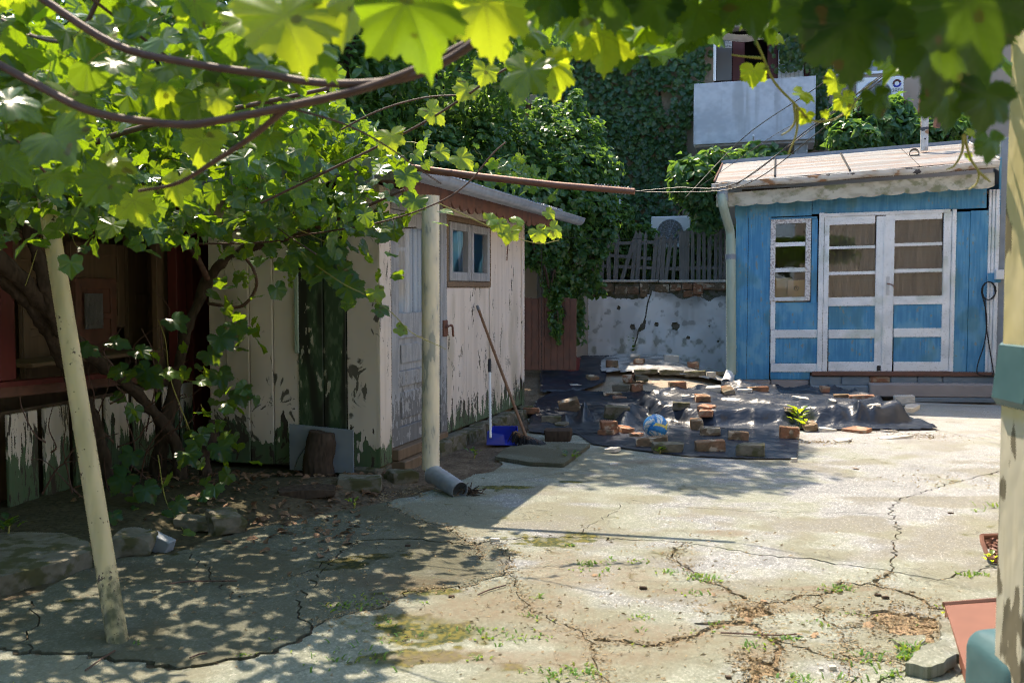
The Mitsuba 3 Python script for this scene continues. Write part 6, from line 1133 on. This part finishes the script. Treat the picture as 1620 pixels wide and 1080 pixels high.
YNG = [(1192, 120, 2.9, 46, (-.1, -1), (-.2, .3)), (1275, 152, 2.9, 44, (.8, -.4), (.1, .8)), (1272, 187, 2.9, 30, (-.4, -.9), (-.1, .3)), (1318, 135, 2.9, 44, (-.5, -.8), (.5, .3)), (1335, 165, 2.9, 46, (.1, -.9), (.2, .4)), (1492, 180, 2.6, 40, (-.1, -1), (.3, .3)), (1228, 60, 2.9, 40, (.7, -.6), (.1, .7)), (1325, 100, 2.9, 36, (-.2, -.9), (.5, .2)), (1306, 182, 2.9, 18, (.3, -.9), (.1, .4)), (1536, 212, 2.7, 22, (.5, -.5), (.1, .7)), (1532, 248, 2.7, 16, (.2, -.9), (.1, .4)), (1425, 85, 2.2, 46, (.2, -.9), (.2, .4)), (1510, 80, 2.2, 40, (-.2, -.9), (.2, .4)), (1122, 45, 2.8, 44, (-.3, -.9), (-.3, .3)), (1140, 40, 2.8, 40, (.3, -.9), (.1, .7))]
r2_ = np.random.default_rng(44)
YNG += [(x_, y_, r2_.uniform(2.5, 3.3), r2_.uniform(34, 62), (r2_.normal() * .5, -1), (r2_.normal() * .25, r2_.uniform(.2, .6)), 0) for x_, y_ in [(1010, 60), (1040, 95), (1075, 25), (985, 95), (1095, 60), (1120, 15), (1060, 60), (1415, 70), (1450, 40), (1530, 130), (1440, 110), (1385, 15), (1500, 30), (1310, 20), (1345, 45), (1180, 20), (1150, 30), (1550, 175)]]
for a in YNG: near(ov, *a, True)
for pts in [[(1180, 30, 2.9), (1205, 85, 2.9), (1225, 130, 2.9), (1258, 165, 2.9), (1280, 188, 2.9), (1305, 192, 2.9), (1335, 180, 2.9), (1380, 130, 2.9)], [(1256, 165, 2.9), (1258, 190, 2.9), (1250, 205, 2.9), (1236, 214, 2.9)], [(1262, 170, 2.9), (1260, 210, 2.9), (1247, 245, 2.9)], [(1525, 212, 2.7), (1535, 250, 2.7), (1548, 272, 2.7), (1545, 290, 2.7), (1533, 300, 2.7)], [(1524, 214, 2.7), (1522, 240, 2.7), (1510, 262, 2.7), (1498, 268, 2.7)], [(1548, 272, 2.7), (1560, 282, 2.7), (1567, 288, 2.7)], [(1205, 92, 2.9), (1180, 90, 2.9), (1157, 87, 2.9)], [(1408, 20, 2.3), (1460, 30, 2.2), (1520, 30, 2.2)]]:
    cane([at(*p_) for p_ in pts], .0045, .002, 'shoot', 'shoot', ov)
cane([at(*p_) for p_ in [(820, -60, 1.9), (1000, -45, 1.9), (1200, -55, 1.8), (1400, -50, 1.7), (1640, -60, 1.6)]], .010, .008, 'cane', 'cane', ov)
cane([at(*p_) for p_ in [(1140, 20, 2.4), (1300, 30, 2.3), (1420, 10, 2.2)]], .006, .005, 'cane', 'cane', ov)
P3 = np.vstack([np.column_stack([r.uniform(-.05, 2.1, 1700), r.uniform(.7, 2.35, 1700), r.uniform(2.1, 2.6, 1700)]), np.column_stack([r.uniform(-4.5, 1.6, 2200), r.uniform(-3.5, 1.0, 2200), r.uniform(2.05, 2.5, 2200)])]); n_ = len(P3)  # second batch: unseen leaves behind the viewer, added to block sky light
P4 = np.array([at(x_, y_, d_) for x_, y_, d_ in np.column_stack([r.uniform(1000, 1580, 230), r.uniform(-40, 60, 230) + 50 * r.random(230), r.uniform(2.2, 3.4, 230)]) if not (1105 < x_ < 1300 and y_ > 22)])
P5 = np.array([at(r.uniform(800, 1150), r.uniform(-40, 50), r.uniform(2.3, 3.6)) for _ in range(90)])
PP = np.vstack([P3, P4, P5]); n_ = len(PP)
m, c = swarm(PP, np.array([0, -.2, .8]) + .6 * rnd(r, n_), np.array([0, 0, -.6]) + .8 * rnd(r, n_), r.uniform(.045, .08, n_), Lt, r, (.055, .14, .045), .4); put(ov + '__small_foliage', m, 'leaf_mass', kind='stuff', color=c)

# ---------------------------------------------------------------- weeds, grass, litter
def weed(label, x, y, hgt, nl, seed, half=.05, tz=None, young=True):
    k = thing('weed', label, 'weed'); p = ground_hit(x, y, tz or terrain); rr = np.random.default_rng(seed)
    for j in range(nl):
        a = rr.uniform(0, 6.28); d = np.array([math.cos(a), math.sin(a), 0]); h = hgt * (.3 + .7 * (j + 1) / nl); e = p + d * .05 * rr.random() + [0, 0, h]
        R = oriented(np.array([[0, 0, 1.0] + d * -.6]), np.array([d + [0, 0, .25]]))[0] * half * rr.uniform(.7, 1.1); key = ('weed', young)
        if key not in LV: v, f = small_leaf('oval'); v2 = v + [0, .9, 0]; LV[key] = ply((v2, f), 'leaf_young' if young else 'leaf_vine', True, uv=np.column_stack([v[:, 0] * .2 + .5, v[:, 1] * .2 + .5]))
        scene[number(k + '__leaf')] = {**LV[key], 'to_world': T(frame(e, R[:, 0], R[:, 1], R[:, 2]).tolist())}
    put(k + '__stem', tube([p - [0, 0, .02], p + [.01, 0, hgt * .5], p + [.0, 0, hgt]], [.006, .005, .003], 6), 'shoot')
weed('bright green leafy weed growing out of the black heap', 1262, 672, .16, 16, 1, .055, tarp_h)
weed('second clump of bright weed beside the small brown brick', 1275, 680, .09, 10, 2, .05)
weed('green weed in front of the long rough brick by the ball', 1043, 718, .05, 12, 3, .028, None, False)
weed('small weed at the corner of the concrete plate', 905, 728, .06, 8, 4, .03, None, False)
weed('weed growing beside the spout of the cream downpipe', 750, 722, .06, 9, 5, .03, None, False)
weed('low green weed at the foot of the veranda pickets', 12, 845, .08, 14, 6, .035, None, False)
weed('weed by the mossy stone under the shed corner', 560, 800, .04, 8, 8, .022)
weed('weed at the foot of the white wall in the middle', 1000, 566, .30, 22, 9, .05, None, False)
weed('weed in the crack beside the porch post', 1568, 892, .05, 12, 10, .022)
weed('yellow green weed at the corner of the terracotta step', 1494, 975, .035, 10, 11, .016)
gv, gf, gc = [], [], []
rr = np.random.default_rng(99)
def blades(x, y, n, h, spread, wide=1.0):
    p = on_z(x, y)
    for _ in range(int(n * rr.uniform(.25, .8))):
        a = rr.uniform(0, 6.28); b = p + [rr.normal() * spread * wide * 1.1, rr.normal() * spread * .8, 0]; d = np.array([math.cos(a), math.sin(a), 0]); sdv = np.array([-d[1], d[0], 0]) * .0035 * rr.uniform(.6, 1.6); L = h * rr.uniform(.3, .75); o = len(gv)
        gv.extend([b - sdv, b + sdv, b + d * L * .55 + [0, 0, L * .55] + sdv * .9, b + d * L * .55 + [0, 0, L * .55] - sdv * .9, b + d * L * 1.2 + [0, 0, L * .6]]); gf.extend([[o, o + 1, o + 2], [o, o + 2, o + 3], [o + 3, o + 2, o + 4]])
        c = np.array([.08, .17, .045]) * rr.uniform(.7, 1.4) + (np.array([.12, .05, .0]) if rr.random() < .2 else 0); gc.extend([c] * 5)
for x, y, n, h, s_ in [(930, 893, 60, .035, .05), (945, 903, 40, .03, .04), (960, 888, 30, .03, .04), (1008, 888, 25, .03, .03), (1058, 904, 30, .035, .03), (1110, 912, 60, .035, .04), (1123, 918, 50, .035, .03), (1096, 938, 35, .025, .03), (855, 946, 35, .04, .025), (832, 977, 30, .035, .04), (800, 1008, 60, .03, .06), (755, 995, 30, .03, .03), (1015, 976, 25, .03, .03), (1012, 996, 20, .03, .02), (895, 1070, 80, .04, .07), (900, 1060, 40, .035, .05), (755, 1042, 30, .04, .03), (548, 960, 60, .04, .05), (580, 950, 40, .03, .06), (550, 1040, 60, .04, .08), (1130, 990, 25, .03, .02), (1190, 1024, 35, .04, .03), (1205, 1010, 30, .03, .03), (1352, 971, 30, .025, .02), (1290, 986, 20, .025, .03), (1302, 990, 18, .02, .02), (1442, 1030, 55, .085, .022), (1430, 1040, 30, .07, .02), (1408, 1070, 60, .05, .03), (1360, 1046, 40, .04, .05), (1378, 1040, 30, .04, .03), (1525, 908, 50, .03, .03), (1545, 908, 30, .03, .02), (1330, 930, 60, .035, .03), (1320, 935, 40, .03, .03), (1573, 802, 30, .07, .03), (1545, 808, 20, .05, .03), (1250, 1010, 30, .03, .02), (1100, 1000, 14, .02, .03), (905, 863, 20, .03, .02), (670, 950, 16, .03, .03), (1420, 980, 16, .02, .05), (430, 1010, 16, .02, .02), (382, 1035, 18, .02, .02), (217, 1018, 12, .025, .02), (600, 985, 30, .03, .05), (640, 1010, 24, .03, .05), (1330, 1075, 40, .04, .04), (1260, 1075, 30, .04, .03), (860, 1005, 12, .03, .03), (980, 1020, 12, .02, .05)]: blades(x, y, n, h, s_)
scene['grass'] = ply(trimesh.Trimesh(np.array(gv), np.array(gf), process=False), 'leaf_mass', color=np.array(gc)); labels['grass'] = {'label': 'short grass tufts growing in the cracks of the concrete', 'category': 'grass', 'kind': 'stuff'}
# dry straw, chips and grit along the cracks
DV, DF = [], []
def chip(p, l, w, a, tz, h=.0):
    o = len(DV); d = np.array([math.cos(a), math.sin(a), 0]); e = np.array([-d[1], d[0], 0]); DV.extend([p - d * l + [0, 0, h], p + e * w + [0, 0, h + tz], p + d * l + [0, 0, h + tz * .4], p - e * w + [0, 0, h]]); DF.extend([[o, o + 3, o + 1], [o + 1, o + 3, o + 2]])
for pts, w in cracks[6:18]:
    g = np.array(gpx(*pts)); line = LineString(g)
    for _ in range(int(line.length * 420)):
        q_ = line.interpolate(rr.random(), normalized=True); s_ = .030 * (1 + (rr.random() < .2) * 2); x_, y_ = q_.x + rr.normal() * s_, q_.y + rr.normal() * s_; chip(np.array([x_, y_, .001]), rr.uniform(.004, .013), rr.uniform(.001, .003), rr.uniform(0, 6.28), rr.uniform(0, .006))
for cx, cy, n, sx, sy in [(1432, 985, 700, .12, .15), (1190, 968, 300, .08, .07), (1195, 1055, 300, .06, .1), (1460, 690, 350, .16, .14), (1490, 760, 140, .2, .15), (1300, 700, 300, .16, .06), (740, 778, 160, .05, .05), (900, 1000, 260, .5, .4), (1100, 940, 260, .5, .4), (600, 940, 200, .5, .5), (300, 930, 160, .5, .2), (650, 780, 160, .1, .1), (500, 830, 160, .25, .12), (1150, 590, 120, .2, .1), (1040, 603, 200, .35, .1), (1000, 850, 160, .6, .3)]:
    c_ = on_z(cx, cy)
    for _ in range(n): chip(np.array([c_[0] + rr.normal() * sx, c_[1] + rr.normal() * sy, .002]), rr.uniform(.004, .016), rr.uniform(.001, .004), rr.uniform(0, 6.28), rr.uniform(0, .01))
scene['litter'] = ply(trimesh.Trimesh(np.array(DV), np.array(DF), process=False), 'dry_grass'); labels['litter'] = {'label': 'dry straw and chips strewn along the cracks and dirt patches', 'category': 'litter', 'kind': 'stuff'}
LLv, LLf = [], []
t_v, t_f = small_leaf('oval'); nb_ = 900; bx_ = rr.uniform(-3.0, -.9, nb_); by_ = rr.uniform(4.6, 7.6, nb_); ok_ = (by_ > 5.62 + (-1.55 - bx_) * .9 + .25 * rr.normal(size=nb_)) & (bx_ > -3.1 + .2 * (by_ - 6))
for x_, y_ in zip(bx_[ok_], by_[ok_]):
    R = oriented(np.array([[rr.normal() * .35, rr.normal() * .35, 1.0]]), np.array([[rr.normal(), rr.normal(), 0]]))[0] * rr.uniform(.015, .04); o = len(LLv) * len(t_v); LLv.append(t_v @ R.T + [x_, y_, float(terrain(x_, y_)) + .006]); LLf.append(t_f + o)
scene['leaf_litter'] = ply(trimesh.Trimesh(np.vstack(LLv), np.vstack(LLf), process=False), 'leaf_litter'); labels['leaf_litter'] = {'label': 'brown dead leaves littering the dark vine bed along the veranda', 'category': 'leaf litter', 'kind': 'stuff'}
DLT = grape_leaf(False, 55); DL = ply((DLT[0] * [1, 1, 2.4], DLT[1]), 'dry_leaf', True)
for k, (x, y, w, words) in enumerate([(1375, 991, 20, 'curled tan dry leaf at the edge of the dirt patch'), (1287, 1008, 22, 'tan dry leaf lying on the slab lower right'), (1182, 983, 16, 'dry leaf at the meeting of two wide cracks'), (1427, 1003, 14, 'dry leaf beside the broken corner piece'), (519, 856, 15, 'brown dry leaf in the shade left of the spout'), (376, 840, 12, 'dry brown leaf beside the rounded mossy stone'), (1208, 953, 12, 'small dry leaf on the crack right of centre'), (1354, 742, 12, 'dry leaf on the far sunlit concrete'), (205, 745, 14, 'tan fallen leaf in the vine bed behind the pole'), (578, 846, 16, 'reddish dry leaf on the mossy slab edge'), (942, 912, 12, 'pale dry leaf beside the grass tuft in the middle'), (1265, 1006, 12, 'small dry leaf left of the tan one lower right'), (1128, 943, 10, 'pale scrap of leaf right of the grass tuft')]):
    p = ground_hit(x, y); hw = w * p[1] / F_PX / 2; e = thing('fallen_leaf', words, 'dry leaf', 'dry leaves on the concrete'); R = oriented(np.array([[rr.normal() * .2, -.25, 1.0]]), np.array([[rr.normal(), rr.normal(), 0]]))[0] * hw; scene[e] = {**DL, 'to_world': T(frame(p + [0, 0, .012], R[:, 0], R[:, 1], R[:, 2]).tolist())}
# twigs
for k, (pts, words) in enumerate([(((265, 923), (300, 919), (375, 918)), 'long thin twig on the dappled slab'), (((135, 1060), (160, 1042), (182, 1028)), 'pale twig at the foot of the leaning pole'), (((300, 1040), (315, 1034), (328, 1032)), 'short bleached twig on the dark slab'), (((1140, 1000), (1230, 1004), (1260, 1002)), 'dark twig on the slab in the lower right'), (((756, 940), (775, 932), (800, 925)), 'straw lying on the mossy concrete')]):
    c_ = [on_z(*p_, .008) for p_ in pts]; solo('twig', tube(curve(c_, 10), .0035, 5), 'cane', words, 'twig')
dl = thing('debris_pile', 'small heap of dark twigs and dead leaves at the mouth of the zinc spout', 'debris'); c_ = on_z(742, 782); rr = np.random.default_rng(4)
put(dl + '__twigs', join([tube([c_ + rr.normal(size=3) * [.05, .03, .0] + [0, 0, .01], c_ + rr.normal(size=3) * [.05, .03, .02] + [0, 0, .03]], .003, 5) for _ in range(40)]), 'bark', kind='stuff')
